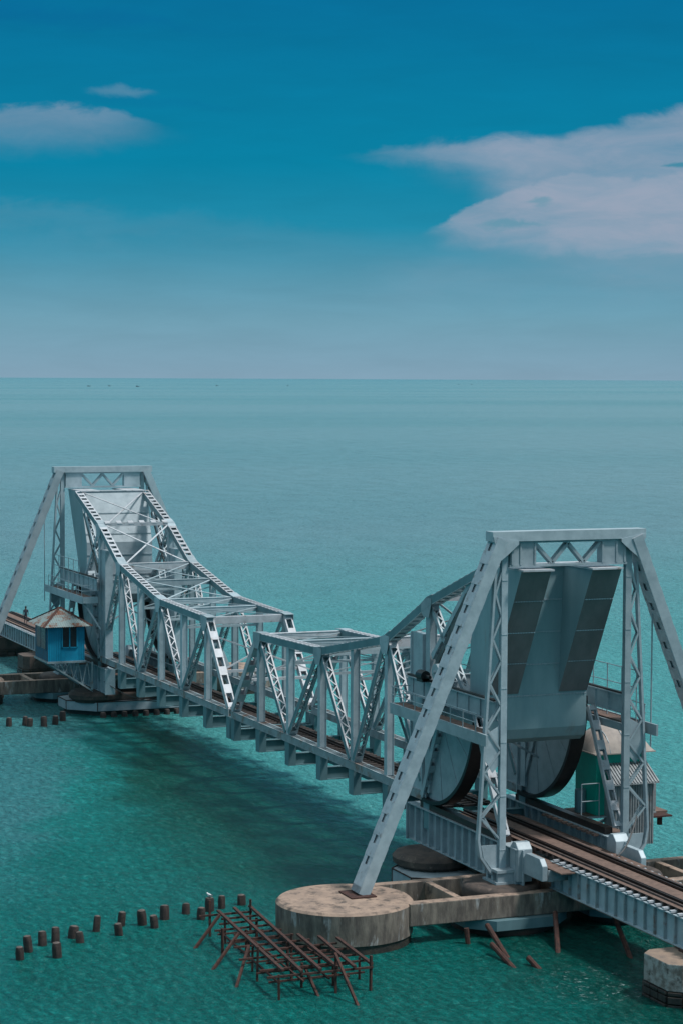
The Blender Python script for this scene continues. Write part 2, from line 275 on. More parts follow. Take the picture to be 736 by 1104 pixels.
# ------------------------------------------------------------------ mesh helpers
class MB:
    def __init__(s): s.v = []; s.f = []; s.mi = []; s.cur = 0
    def add(s, vs, fs):
        o = len(s.v); s.v += [tuple(p) for p in vs]; s.f += [tuple(i + o for i in f) for f in fs]; s.mi += [s.cur] * len(fs)
    def box(s, x0, x1, y0, y1, z0, z1):
        s.add([(x, y, z) for z in (z0, z1) for y in (y0, y1) for x in (x0, x1)],
              [(0, 2, 3, 1), (4, 5, 7, 6), (0, 1, 5, 4), (2, 6, 7, 3), (0, 4, 6, 2), (1, 3, 7, 5)])
    def bar(s, p0, p1, w, h, ref=(0, 1, 0), w1=None, h1=None, off=(0, 0)):
        """box beam from p0 to p1; w measured along ref, h across it; off shifts in (w,h)"""
        p0, p1 = Vector(p0), Vector(p1); d = (p1 - p0).normalized(); r = Vector(ref)
        a = (r - d * r.dot(d)).normalized(); b = d.cross(a)
        w1 = w if w1 is None else w1; h1 = h if h1 is None else h1
        vs = []
        for p, ww, hh in ((p0, w, h), (p1, w1, h1)):
            q = p + a * off[0] + b * off[1]
            for i, j in ((-1, -1), (1, -1), (1, 1), (-1, 1)): vs.append(q + a * (ww / 2 * i) + b * (hh / 2 * j))
        s.add(vs, [(0, 3, 2, 1), (4, 5, 6, 7), (0, 1, 5, 4), (1, 2, 6, 5), (2, 3, 7, 6), (3, 0, 4, 7)])
    def prism(s, pts, axis, a, b):
        """polygon pts (2D) extruded along an axis from a to b"""
        n = len(pts)
        def P(p, t):
            return {'x': (t, p[0], p[1]), 'y': (p[0], t, p[1]), 'z': (p[0], p[1], t)}[axis]
        vs = [P(p, a) for p in pts] + [P(p, b) for p in pts]
        s.add(vs, [tuple(range(n))[::-1], tuple(range(n, 2 * n))] + [(i, (i + 1) % n, n + (i + 1) % n, n + i) for i in range(n)])
    def tube(s, p0, p1, r, n=8, r1=None):
        p0, p1 = Vector(p0), Vector(p1); d = (p1 - p0).normalized()
        a = d.orthogonal().normalized(); b = d.cross(a); r1 = r if r1 is None else r1
        vs = []
        for p, rr in ((p0, r), (p1, r1)):
            for i in range(n):
                t = 2 * math.pi * i / n; vs.append(p + a * (rr * math.cos(t)) + b * (rr * math.sin(t)))
        s.add(vs, [tuple(range(n))[::-1], tuple(range(n, 2 * n))] + [(i, (i + 1) % n, n + (i + 1) % n, n + i) for i in range(n)])
    def lathe(s, cx, cy, prof, n=48, sx=1.0, sy=1.0, jit=0.0):
        vs = []
        for r, z in prof:
            for i in range(n):
                t = 2 * math.pi * i / n; k = 1 + jit * math.sin(3 * t + r) * 0.5 + jit * random.uniform(-.3, .3)
                vs.append((cx + r * k * sx * math.cos(t), cy + r * k * sy * math.sin(t), z))
        m_ = len(prof); fs = [tuple(range(n))[::-1], tuple(range((m_ - 1) * n, m_ * n))]
        for j in range(m_ - 1):
            for i in range(n): fs.append((j * n + i, j * n + (i + 1) % n, (j + 1) * n + (i + 1) % n, (j + 1) * n + i))
        s.add(vs, fs)
    def build(s, name, m_, parent=None, bevel=0.0, smooth=False, loc=None):
        me = bpy.data.meshes.new(name); me.from_pydata(s.v, [], s.f)
        ms = m_ if isinstance(m_, (list, tuple)) else [m_]
        for q in ms: me.materials.append(M[q])
        me.polygons.foreach_set('material_index', s.mi)
        if smooth: me.polygons.foreach_set('use_smooth', [True] * len(me.polygons))
        me.update()
        import bmesh
        bm = bmesh.new(); bm.from_mesh(me); bmesh.ops.recalc_face_normals(bm, faces=bm.faces); bm.to_mesh(me); bm.free()
        o = bpy.data.objects.new(name, me); C.objects.link(o)
        if parent is not None: o.parent = parent
        if bevel:
            b = o.modifiers.new('bevel', 'BEVEL'); b.width = bevel; b.segments = 2; b.limit_method = 'ANGLE'
        if smooth: me.set_sharp_from_angle(angle=R(40))
        return o
def empty(name, loc=(0, 0, 0), rz=0.0):
    o = bpy.data.objects.new(name, None); o.empty_display_size = 0.5; C.objects.link(o); o.location = loc; o.rotation_euler = (0, 0, rz); return o
def tag(o, label=None, cat=None, group=None, kind=None):
    if label: o['label'] = label
    if cat: o['category'] = cat
    if group: o['group'] = group
    if kind: o['kind'] = kind
    return o
def copy_tree(o, parent=None):
    c = o.copy(); C.objects.link(c); c.parent = parent
    for ch in [q for q in all_children if q[0] == o.name]:
        copy_tree(bpy.data.objects[ch[1]], c)
    return c
all_children = []
def snap(): # remember parent -> child names once per prototype
    all_children[:] = [(o.parent.name, o.name) for o in bpy.data.objects if o.parent]

def laced(mb, p0, p1, wy=0.55, dp=0.34, faces=(1, -1), style='lace', pitch=None, th=0.05, bw=0.07):
    """two plates in the truss plane joined by lacing on the upper and lower faces"""
    p0, p1 = Vector(p0), Vector(p1); d = (p1 - p0); ln_ = d.length; d.normalize(); a = Vector((0, 1, 0)); b = d.cross(a)
    for s_ in (-1, 1):
        mb.bar(p0, p1, th, dp, off=(s_ * (wy / 2 - th / 2), 0))
        for f in (1, -1): mb.bar(p0, p1, 0.10, 0.03, off=(s_ * (wy / 2 - 0.05), f * (dp / 2 + 0.012)))
    pitch = pitch or wy * 0.95
    for f in faces:
        h = f * (dp / 2 + 0.033)
        if style == 'lace':
            n = max(2, round(ln_ / pitch)); st_ = ln_ / n
            for e in (0, 1):
                q0 = p0 + d * (0 if e == 0 else ln_ - 0.45); mb.bar(q0, q0 + d * 0.45, wy, 0.025, off=(0, h))
            for i in range(n):
                s_ = 1 if i % 2 else -1
                q0 = p0 + d * (st_ * i) + a * (s_ * (wy / 2 - .05)) + b * h; q1 = p0 + d * (st_ * (i + 1)) - a * (s_ * (wy / 2 - .05)) + b * h
                dd = (q1 - q0).normalized()
                mb.bar(q0, q1, 0.022, bw, ref=b)
        else:
            n = max(2, round(ln_ / pitch)); st_ = ln_ / n
            for i in range(n + 1):
                c0 = max(0, st_ * i - st_ * .24); c1 = min(ln_, st_ * i + st_ * .24)
                mb.bar(p0 + d * c0, p0 + d * c1, wy, 0.025, off=(0, h))

# ================================================================== SETTING: sea
mb = MB()
S = 250000
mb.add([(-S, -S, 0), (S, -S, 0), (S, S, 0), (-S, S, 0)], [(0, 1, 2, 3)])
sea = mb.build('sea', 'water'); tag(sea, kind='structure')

# ================================================================== LEAF (near half, built at +x; far half is its copy turned round)
TY = 3.1
ZB = 5.2
NX = [0.25, 5.8, 11.6, 17.4, 23.0, 28.4, 34.5, 42.0]
def ztop(x):
    P = [(5.8, 11.45), (17.4, 11.72), (28.4, 13.7), (34.5, 16.55), (42.0, 19.05)]
    for (a, za), (b, zb) in zip(P, P[1:]):
        if a <= x <= b: return za + (zb - za) * (x - a) / (b - a)
leaf = empty('bascule_leaf', (0, 0, 0))
tag(leaf, 'nearer half of the lattice lifting bridge, with the big grey counterweight', 'bridge span', 'two rolling halves of the bascule bridge')
for sy in (-1, 1):
    y = TY * sy
    # bottom chord
    mb = MB()
    for q in (-1, 1):
        mb.box(0.3, 34.5, y + q * 0.28 - 0.03, y + q * 0.28 + 0.03, ZB - 0.48, ZB - 0.03)
        mb.box(0.3, 34.5, y + q * 0.27 - 0.06, y + q * 0.27 + 0.07, ZB - 0.029, ZB)
        mb.box(0.3, 34.5, y + q * 0.27 - 0.06, y + q * 0.27 + 0.07, ZB - 0.51, ZB - 0.481)
    x = 0.4
    while x < 34.2:
        mb.box(x, x + 0.09, y - 0.2, y + 0.2, ZB - 0.026, ZB - 0.006); x += 0.36
    o = mb.build('bottom_chord', 'steel_rusty', leaf)
    # top chord segments
    mb = MB()
    pts = [(5.8, 11.45), (17.4, 11.72), (28.4, 13.7), (34.5, 16.55), (42.0, 19.05)]
    for (a, za), (b, zb) in zip(pts, pts[1:]):
        d = Vector((b - a, 0, zb - za)).normalized(); n_ = Vector((-d.z, 0, d.x)) * 0.24
        laced(mb, Vector((a, y, za)) - n_, Vector((b, y, zb)) - n_, 0.66, 0.44, faces=(-1,) if False else (1, -1), style='batten', pitch=0.78, th=0.05)
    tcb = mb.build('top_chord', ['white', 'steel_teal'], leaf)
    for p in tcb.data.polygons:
        if abs(p.normal.y) > .9 and p.area > .5: p.material_index = 1  # side webs in a darker material, painting in their shade
    for (a, za) in pts[:4]:
        mb = MB()
        mb.bar((a - 0.75, y, ztop(max(5.8, a - 0.75)) - 0.02), (a + .02, y, za + 0.045), 0.72, 0.05); mb.bar((a - .02, y, za + 0.045), (a + 0.75, y, ztop(a + 0.75) + 0.035), 0.72, 0.05)
        mb.prism([(a - .7, ztop(max(5.8, a - .7)) - .5), (a + .7, ztop(a + .7) - .5), (a + .7, za + .02), (a, za + .07), (a - .7, ztop(max(5.8, a - .7)) - .02), ][::-1] , 'y', y + sy * 0.335, y + sy * 0.37)
        mb.prism([(a - .7, ztop(max(5.8, a - .7)) - .49), (a + .7, ztop(a + .7) - .49), (a + .35, za - 1.1), (a - .35, za - 1.1)], 'y', y + sy * 0.336, y + sy * 0.36)
        mb.build('gusset_plate', 'steel', leaf)
    # end post
    mb = MB(); laced(mb, (0.45, y, ZB + 0.05), (5.6, y, 11.2), 0.62, 0.40, style='batten', pitch=1.5); mb.build('end_post', 'white', leaf)
    # verticals, with the hanger end below the chord
    for k in range(1, 7):
        x = NX[k]; mb = MB(); top = ztop(x) - 0.42
        wx = 0.36 if k < 6 else 0.5
        mb.box(x - wx / 2, x + wx / 2, y - 0.19, y + 0.19, ZB + 0.003, top)
        for q in (-1, 1): mb.box(x - wx / 2 - .05, x + wx / 2 + .05, y + q * .21 - .02, y + q * .21 + .02, ZB + 0.003, top)
        mb.build('vertical_post', 'steel', leaf)
    for k in range(0, 7):
        x = NX[k] + (0.25 if k == 0 else 0); mb = MB()
        mb.prism([(x - .36, 3.08), (x + .36, 3.08), (x + .42, ZB - .52), (x - .42, ZB - .52)], 'y', y - .26, y + .26)
        mb.build('hanger_bracket', 'steel_teal', leaf)
    # diagonals (zig-zag: lower node at even k, upper at odd k)
    for (xa, za, xb, zb) in ((5.95, 11.1, 11.3, ZB + .1), (11.9, ZB + .1, 17.2, 11.4), (17.6, 11.4, 22.7, ZB + .1), (23.3, ZB + .1, 28.1, 13.3), (28.7, 13.3, 33.6, ZB + .6)):
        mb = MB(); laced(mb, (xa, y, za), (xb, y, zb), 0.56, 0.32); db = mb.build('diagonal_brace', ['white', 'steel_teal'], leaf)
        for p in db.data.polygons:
            if abs(p.normal.y) > .9 and p.area > .5: p.material_index = 1  # shade of the diagonals' side webs painted with the teal material
    # heel: crossing braces up to the counterweight
    for (xa, za, xb, zb) in ((34.8, 16.1, 39.4, 11.6), (40.3, 18.2, 35.0, 13.2), (35.2, 12.4, 39.6, 17.2)):
        mb = MB(); laced(mb, (xa, y, za), (xb, y, zb), 0.42, 0.26, style='lace'); mb.build('heel_brace', 'steel' if xa > 36 or za > 14 else 'steel_dark', leaf)
    mb = MB(); laced(mb, (42.1, y - sy * .05, 12.2), (46.0 - .35, y - sy * .05, 18.6), 0.3, 0.2, style='batten', pitch=1.2)
    # plated heel post
    mb = MB(); mb.box(32.3, 33.95, y - .22, y + .22, 4.72, 14.4)
    for xx in (32.3, 33.95):
        mb.box(xx - .05, xx + .05, y - .34, y + .34, 4.70, 14.4)
    for zz in (7, 9.2, 11.4): mb.box(32.36, 33.89, y + sy * .225 - .03, y + sy * .225 + .03, zz - .06, zz + .06)
    mb.build('heel_post', 'steel', leaf)
    # rolling segment : disc + tread + spokes
    cx, cz, RR = 35.0, 10.9, 6.25
    arc = [(cx + RR * math.cos(t), cz + RR * math.sin(t)) for t in [R(-98 + 103 * i / 30) for i in range(31)]]
    arc_i = [(cx + (RR - .06) * math.cos(t), cz + (RR - .06) * math.sin(t)) for t in [R(-98 + 103 * i / 30) for i in range(31)]]
    mb = MB(); mb.prism(arc_i + [(cx + 2.0, 11.5), (cx - .9, 11.4)], 'y', y - .05, y + .05)
    # stiffeners
    for t in (-78, -55, -32, -10):
        q = Vector((math.cos(R(t)), 0, math.sin(R(t))))
        mb.bar(Vector((cx + 0.3, y, cz)) + q * .6, Vector((cx, y, cz)) + q * (RR - .12), 0.16, 0.09)
    seg = mb.build('rolling_segment', 'steel', leaf)
    mb = MB()
    for i in range(30):
        a, b = arc[i], arc[i + 1]; ai = (cx + (a[0] - cx) * .965, cz + (a[1] - cz) * .965); bi = (cx + (b[0] - cx) * .965, cz + (b[1] - cz) * .965)
        mb.prism([a, b, bi, ai], 'y', y - .42, y + .42)
    mb.build('tread', 'tread', seg)
    mb = MB(); laced(mb, (34.15, y + sy * .12, 4.95), (37.6, y + sy * .12, 12.2), 0.62, 0.3, style='batten', pitch=0.95); mb.build('radial_arm', 'steel', seg)
# floor beams, stringers, sleepers
for k in range(0, 7):
    x = NX[k] + (0.25 if k == 0 else 0); mb = MB()
    mb.box(x - .02, x + .02, -2.82, 2.82, 3.12, 3.86); mb.box(x - .22, x + .22, -2.82, 2.82, 3.07, 3.12); mb.box(x - .2, x + .2, -2.82, 2.82, 3.861, 3.9)
    mb.build('floor_beam', 'steel_teal', leaf)
for y in (-.84, .84):
    mb = MB(); mb.box(0.4, 33.5, y - .02, y + .02, 3.3, 3.74); mb.box(0.4, 33.5, y - .14, y + .14, 3.741, 3.77)
    mb.build('stringer', 'steel_teal', leaf)
    mb = MB(); mb.box(0.35, 33.8, y - .035, y + .035, 4.06, 4.21); mb.box(.35, 33.8, y - .075, y + .075, 4.03, 4.06); mb.build('rail', 'rail_iron', leaf)
    mb = MB(); yy = y * .68; mb.box(0.5, 33.6, yy - .03, yy + .03, 4.03, 4.15); mb.build('guard_rail', 'rail_iron', leaf)
mb = MB(); x = 0.6
while x < 33.4: mb.box(x, x + .24, -1.75, 1.75, 3.903, 4.028); x += 0.62
tag(mb.build('sleepers', 'timber', leaf), kind='stuff') if False else mb.build('sleeper_row', 'timber', leaf)
# lower and upper lateral bracing
for k in range(1, 7):
    x = NX[k]; zt = ztop(x) - .25; mb = MB()
    dpt = .42 if k in (5, 6) else .28
    if k == 6: continue
    if k in (1,): laced(mb, (x + .01, -TY + .35, zt + .1), (x + .01, TY - .35, zt + .1), .5, .3) if False else None
    mb.box(x - .2, x - .15, -TY + .34, TY - .34, zt - dpt, zt + .15); mb.box(x + .15, x + .2, -TY + .34, TY - .34, zt - dpt, zt + .15)
    mb.box(x - .23, x + .23, -TY + .34, TY - .34, zt + .151, zt + .19)
    mb.build('top_strut', 'white' if k in (1, 5) else 'steel', leaf)
for k in range(1, 7):
    xa, xb = NX[k], NX[k + 1]; za, zb = ztop(xa) - .12, ztop(xb) - .12
    mb = MB(); mb.bar((xa + .3, -TY + .36, za), (xb - .3, TY - .36, zb), .14, .05); mb.bar((xa + .3, TY - .36, za - .06), (xb - .3, -TY + .36, zb - .06), .14, .05)
    mb.build('sway_brace', 'white' if k in (5, 6) else 'steel', leaf)
# battened strut between the steep chords
mb = MB(); zz = ztop(34.5) + .12
for q in (-.24, .24): mb.box(34.5 + q - .03, 34.5 + q + .03, -TY + .34, TY - .34, zz - .3, zz)
for i in range(6): yy = -2.6 + i * 1.04; mb.bar((34.2, yy, zz - .1), (34.8, yy, zz + .14), .46, .03, ref=(0, 1, 0))
mb.build('batten_strut', 'white', leaf)
# portal frame at the tip: X rods between end posts
mb = MB(); mb.bar((4.6, -2.78, 10.0), (2.6, 2.78, 7.9), .1, .08, ref=(0, 0, 1)); mb.bar((4.66, 2.78, 10.0), (2.66, -2.78, 7.9), .1, .08, ref=(0, 0, 1))
mb.bar((2.5, -2.78, 7.7), (2.5, 2.78, 7.7), .2, .2, ref=(0, 0, 1)); mb.bar((5.7, -2.76, 11.1), (5.7, 2.76, 11.1), .5, .3, ref=(0, 0, 1))
mb.build('tip_portal_brace', 'white', leaf)
# sway frames between verticals
for k in (2, 3, 4, 5):
    x = NX[k]; mb = MB(); z1 = ztop(x) - .75; z0 = max(10.0, z1 - 1.6)
    mb.bar((x, -2.9, z0), (x, 2.9, z0), .18, .16, ref=(0, 0, 1)); mb.bar((x + .05, -2.9, z0 + .1), (x + .05, 2.9, z1), .08, .06, ref=(1, 0, 0)); mb.bar((x - .05, 2.9, z0 + .1), (x - .05, -2.9, z1), .08, .06, ref=(1, 0, 0))
    mb.build('sway_frame', 'steel', leaf)
# counterweight
cwt = None
mb = MB()
prof = [(41.7, 19.0), (42.5, 19.0), (42.0, 11.8), (42.02, 9.9), (41.8, 9.35), (41.3, 9.05), (40.4, 9.05), (39.8, 9.4), (39.6, 10), (39.6, 14.6)]
mb.prism(prof, 'y', -3.02, 3.02)
mb.box(41.6, 42.7, -1.23, 1.23, 19.003, 19.09)
cwt = mb.build('counterweight', ['weight', 'steel', 'white'], leaf)
for p in cwt.data.polygons:
    if p.normal.x < -.7 and p.center.z > 10: p.material_index = 1
    if p.normal.z > .9: p.material_index = 2
mb = MB()   # seams standing 2-3 cm proud
for z in (11.75, 13.5, 15.3, 17.1):
    xf = 42.0 + (z - 11.8) / 7.2 * .5
    mb.box(xf - .02, xf + .025, -1.22 if z > 12 else -3.0, 1.22 if z > 12 else 3.0, z - .03, z + .03)
    yy = -1.15 if z > 12 else -2.9
    while yy < (1.15 if z > 12 else 2.9): mb.box(xf + .02, xf + .06, yy, yy + .05, z - .045, z + .045); yy += .18
    xk = 39.6 + max(0, z - 14.6) * 2.1 / 4.4
    mb.box(xk - .06, xk + .05, -3.0, 3.0, z - .05, z + .05)
mb.build('seam_strip', 'steel', cwt)
for sy in (-1, 1):
    ya, yb = (1.25, 3.02) if sy > 0 else (-3.02, -1.25)
    mb = MB(); mb.cur = 0
    P = [(42.502, 19.0), (45.85, 19.0), (42.05, 11.9), (42.01, 11.9)]
    mb.prism(P, 'y', ya, yb)
    lobe = mb.build('weight_lobe', ['weight', 'weight_shade'], cwt)
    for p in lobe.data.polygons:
        if p.normal.x > .5 and p.normal.z < -.2: p.material_index = 1  # downward faces get their shade painted in
    for z in (13.7, 15.5, 17.3):
        mb = MB(); xf = 42.05 + (z - 11.9) / 7.1 * 3.8
        mb.box(xf - .03, xf + .02, ya + .03, yb - .03, z - .018, z + .018)
        yy = ya + .1
        while yy < yb - .05: mb.box(xf + .015, xf + .06, yy, yy + .05, z - .03, z + .03); yy += .16
        mb.build('seam_strip', 'steel', lobe)
    mb = MB(); mb.box(41.6, 46.05, ya - .1 if sy > 0 else ya, yb if sy > 0 else yb + .1, 19.003, 19.10)
    mb.build('lobe_plate', 'white', lobe)
# underside links from the counterweight to the segments
for sy in (-1, 1):
    mb = MB(); mb.bar((39.0, sy * 2.6, 11.3), (41.0, sy * 2.6, 9.6), .3, .3); mb.bar((35.4, sy * 2.55, 11.2), (39.7, sy * 2.55, 11.2), .3, .5); mb.build('link_beam', 'steel', leaf)
mb = MB(); mb.bar((36.4, -2.9, 7.2), (36.4, 2.9, 10.6), .12, .12, ref=(1, 0, 0)); mb.bar((36.5, 2.9, 7.2), (36.5, -2.9, 10.6), .12, .12, ref=(1, 0, 0))
mb.bar((36.4, -2.95, 10.9), (36.4, 2.95, 10.9), .4, .4, ref=(0, 0, 1)); mb.build('heel_cross_brace', 'steel', leaf)
mb = MB(); mb.box(33.0, 33.1, -2.8, 2.8, 10.6, 11.8); mb.box(32.9, 33.2, -2.8, 2.8, 11.8, 11.85); mb.build('heel_cross_girder', 'steel', leaf)

snap(); leaf2 = copy_tree(leaf); leaf2.rotation_euler.z = math.pi
leaf2['label'] = 'farther half of the lattice lifting bridge, rising to the tower beside the blue cabin'

# ================================================================== TOWER
PX_ = 45.2
tower = empty('bridge_tower', (PX_, 0, 2.1))
tag(tower, 'nearer pale steel portal tower standing astride the dark grey counterweight', 'tower', 'steel towers at the ends of the lift span')
def T(mb_, name, m_, **k):
    mb_.v = [(a - PX_, b, c - 2.1) for a, b, c in mb_.v]
    return mb_.build(name, m_, k.pop('parent', tower), **k)
# portal beam
mb = MB()
mb.box(PX_ - .45, PX_ + .45, -4.62, 4.62, 20.62, 21.14)
for sy in (-1, 1):
    mb.prism([(sy * 4.6, 20.9), (sy * 3.1, 20.619), (sy * 3.1, 20.45), (sy * 3.75, 19.9), (sy * 4.3, 19.5)], 'x', PX_ + .451, PX_ + .48)
pb = T(mb, 'portal_beam', 'steel')
mb = MB()
mb.box(PX_ - .3, PX_ + .3, -3.55, 3.55, 19.22, 19.34); mb.box(PX_ - .3, PX_ + .3, -3.55, 3.55, 20.5, 20.617)
for sy in (-1, 1): mb.box(PX_ - .28, PX_ + .28, sy * 2.75 - .75, sy * 2.75 + .75, 19.341, 20.499)
for q in (.2, -.2):
    for (ya, za, yb, zb) in ((-1.95, 20.45, -.95, 19.4), (-.95, 19.4, 0, 20.45), (0, 20.45, .95, 19.4), (.95, 19.4, 1.95, 20.45)):
        mb.bar((PX_ + q, ya, za), (PX_ + q, yb, zb), .05, .16, ref=(1, 0, 0))
for yy in (-3.4, -2.9, -2.05, 2.05, 2.9, 3.4): mb.box(PX_ + .281, PX_ + .33, yy - .05, yy + .05, 19.345, 20.495)
T(mb, 'portal_lattice', 'steel', parent=pb)
for sy in (-1, 1):
    # main post
    mb = MB(); y = 3.75 * sy
    mb.box(PX_ - .13, PX_ + .13, y - .13, y + .13, 3.0, 20.615)
    mb.box(PX_ + .131, PX_ + .16, y - .18, y + .18, 3.0, 20.6); mb.box(PX_ - .16, PX_ - .131, y - .18, y + .18, 3.0, 20.6)
    z = 4.0
    while z < 20: mb.box(PX_ + .161, PX_ + .18, y - .16, y + .16, z, z + .05); z += 2.9
    post = T(mb, 'tower_post', 'steel')
    # lattice leg leaning outwards
    P0 = (PX_, sy * 4.25, 19.3); P1 = (PX_, sy * 5.15, 4.6)
    mb = MB(); mb.bar(P0, P1, .3, .13, ref=(1, 0, 0)); mb.bar(P1, (PX_, sy * 5.0, 3.7), .3, .13, ref=(1, 0, 0)); mb.bar((PX_, sy * 5.0, 3.7), (PX_, sy * 4.35, 2.75), .3, .13, ref=(1, 0, 0))
    n = 12
    for i in range(n):
        za, zb = 19.0 - i * 1.2, 19.0 - (i + 1) * 1.2
        yi = 4.0 * sy; yo = lambda z: sy * (4.25 + (19.3 - z) / 14.7 * .9 - .08)
        for q in (.12, -.12):
            if i % 2 == 0: mb.bar((PX_ + q, yi - sy * .1, za), (PX_ + q, yo(zb), zb), .03, .10, ref=(1, 0, 0))
            else: mb.bar((PX_ + q, yo(za), za), (PX_ + q, yi - sy * .1, zb), .03, .10, ref=(1, 0, 0))
    mb.prism([(sy * 4.0, 4.3), (sy * 4.95, 4.3), (sy * 4.8, 3.6), (sy * 4.25, 2.9), (sy * 4.0, 2.7)], 'x', PX_ - .03, PX_ + .03)
    T(mb, 'lattice_leg', 'steel')
    # raker
    mb = MB(); a0 = Vector((PX_, sy * 4.05, 20.75)); a1 = Vector((44.75, sy * 11.75, 2.2))
    d = (a1 - a0).normalized(); wy0 = .58
    for q in (-1, 1): mb.bar(a0, a1, .05, wy0, ref=(1, 0, 0), off=(q * .52, 0))     # the two wide webs
    L_ = (a1 - a0).length
    bdir = d.cross(Vector((1, 0, 0))).normalized()
    for q in (-1, 1):
        for e in (-1, 1): mb.bar(a0, a1, .38, .03, ref=(1, 0, 0), off=(e * .35, q * (wy0 / 2 + .005)))
        mb.bar(a0, a1, .98, .02, ref=(1, 0, 0), off=(0, q * (wy0 / 2 - .10)))  # added inner plate, lightens the dark seen through the batten holes
        n = 17; st_ = L_ / n
        for i in range(n + 1):
            c0 = max(0, st_ * i - st_ * .31); c1 = min(L_, st_ * i + st_ * .31)
            if i >= n - 1: c1 = L_
            mb.bar(a0 + d * c0, a0 + d * c1, 1.04, .025, ref=(1, 0, 0), off=(0, q * (wy0 / 2 + .035)))
    rk = T(mb, 'raking_leg', 'white')
    for p in rk.data.polygons:
        pass
    rk.data.materials.append(M['steel'])
    for p in rk.data.polygons:
        if abs(p.normal.x) > .9: p.material_index = 1  # outer faces stay whiter than the webs: their light put into the material
    mb = MB(); mb.box(43.9, 45.7, sy * 11.9 - .7, sy * 11.9 + .7, 2.143, 2.22); T(mb, 'base_plate', 'rust', parent=rk)
    # footing casting
    mb = MB()
    for xx in (-.62, 0.0, .62): mb.box(PX_ + xx - .09, PX_ + xx + .09, y - .55, y + .55, 2.36, 2.98)
    mb.box(PX_ - .8, PX_ + .8, y - .62, y + .62, 2.90, 3.05); mb.box(PX_ - .85, PX_ + .85, y - .7, y + .7, 2.30, 2.42)
    mb.prism([(PX_ + .3, 3.06), (PX_ + 1.1, 3.06), (PX_ + .3, 4.8)], 'y', y - .05, y + .05) if False else None
    T(mb, 'footing', 'steel', parent=post)
    # rack beam and platform
    yb = sy * 3.95
    mb = MB(); mb.box(33.2, 44.85, yb - .05, yb + .05, 10.95, 11.9); mb.box(33.2, 44.85, yb - .18, yb + .18, 11.9, 11.96); mb.box(33.2, 44.85, yb - .18, yb + .18, 10.9, 10.949)
    x = 34
    while x < 44.5: mb.box(x, x + .06, yb - .12, yb + .12, 10.951, 11.899); x += 1.5
    rb = T(mb, 'rack_beam', 'steel')
    mb = MB(); mb.box(33.2, 44.7, yb - .1, yb + .1, 11.962, 12.06); T(mb, 'rack', 'rail_iron', parent=rb)
    mb = MB(); yo = sy * 5.15; lo, hi = sorted((sy * 4.2, yo))
    mb.box(33.4, 44.85, lo, hi, 10.28, 10.36); pf = T(mb, 'platform', 'rust_deck')
    mb = MB(); mb.box(33.4, 46.2, yo - .06, yo + .06, 9.8, 10.42); mb.box(33.3, 33.4, min(sy * 3.8, yo), max(sy * 3.8, yo), 9.85, 10.4); mb.box(33.4, 44.85, sy * 4.1 - .05, sy * 4.1 + .05, 9.85, 10.27)
    T(mb, 'edge_beam', 'steel', parent=pf)
    mb = MB(); x = 33.6
    while x < 44.9: mb.tube((x, yo, 10.42), (x, yo, 11.4), .03, 6); x += 1.6
    for z in (10.9, 11.38): mb.tube((33.6, yo, z), (44.9, yo, z), .028, 6)
    for z in (10.9, 11.38): mb.tube((33.45, yo, z), (33.45, sy * 4.0, z), .028, 6)
    T(mb, 'railing', 'steel', parent=pf)
    if sy > 0:
        mb = MB(); x = 36.5
        while x < 45: mb.tube((x, yo - .5, 10.37), (x, yo - .5, 13.3), .035, 6); x += 1.65
        for z in (12.3, 13.25): mb.tube((36.5, yo - .5, z), (44.8, yo - .5, z), .03, 6)
        mb.tube((44.9, yo + .35, 9.0), (44.9, yo + .35, 18.0), .045, 6); mb.bar((44.9, yo, 10.2), (44.9, yo + .4, 10.2), .05, .05, ref=(1, 0, 0))
        T(mb, 'upper_railing', 'steel', parent=pf)
    mb = MB(); mb.bar((33.9, sy * 4.9, 9.85), (32.9, sy * 3.7, 7.6), .14, .14)
    T(mb, 'platform_bracket', 'steel', parent=pf)
    # knee plate platform to post
    mb = MB(); mb.prism([(sy * 3.99, 10.7), (sy * 4.9, 10.2), (sy * 4.85, 9.0), (sy * 4.35, 8.2), (sy * 3.99, 8.6)], 'x', PX_ + .02, PX_ + .06) ; T(mb, 'knee_plate', 'steel')
    # battened prop
    mb = MB(); laced(mb, (41.6, sy * 3.55, 10.9), (45.0, sy * 3.45, 4.7), .5, .22, style='batten', pitch=1.15); T(mb, 'battened_prop', 'white')
    # track girder carrying the rolling segment
    yg = sy * 3.1
    mb = MB(); mb.box(32.1, 46.6, yg - .04, yg + .04, 2.12, 4.18); mb.box(32.1, 46.4, yg - .4, yg + .4, 4.181, 4.23); mb.box(32.1, 46.4, yg - .3, yg + .3, 2.06, 2.119)
    x = 32.15
    while x < 46.4: mb.box(x, x + .05, yg - .3, yg + .3, 2.121, 4.18); x += .93
    mb.box(32.0, 32.08, yg - .45, yg + .45, 2.05, 4.24)
    tg = T(mb, 'track_girder', 'steel')
    mb = MB(); mb.box(33.6, 44.6, yg - .24, yg + .24, 4.232, 4.60); T(mb, 'roll_plate', 'rail_iron', parent=tg)
    for (xa, xb, zt, hw) in ((45.45, 46.45, 4.55, .42), (46.5, 48.75, 4.1, .16)):
        mb = MB(); zb0 = 2.45 if hw > .3 else 2.95; mb.prism([(xa, zb0), (xb, zb0), (xb, zt - .35), (xb - .35, zt), (xa + .35, zt), (xa, zt - .35)], 'y', yg - hw - sy * .15, yg + hw - sy * .15)
        T(mb, 'end_box', 'steel', bevel=.03, parent=tg)
    if sy > 0:
        mb = MB()
        for i in range(11): mb.box(38 + i * .6, 38.3 + i * .6, yg - .75, yg - .45, 4.1, 4.22)
        mb.box(37, 44.5, yg + .45, yg + 1.3, 4.10, 4.18); T(mb, 'side_walkway', 'rust_deck', parent=tg)
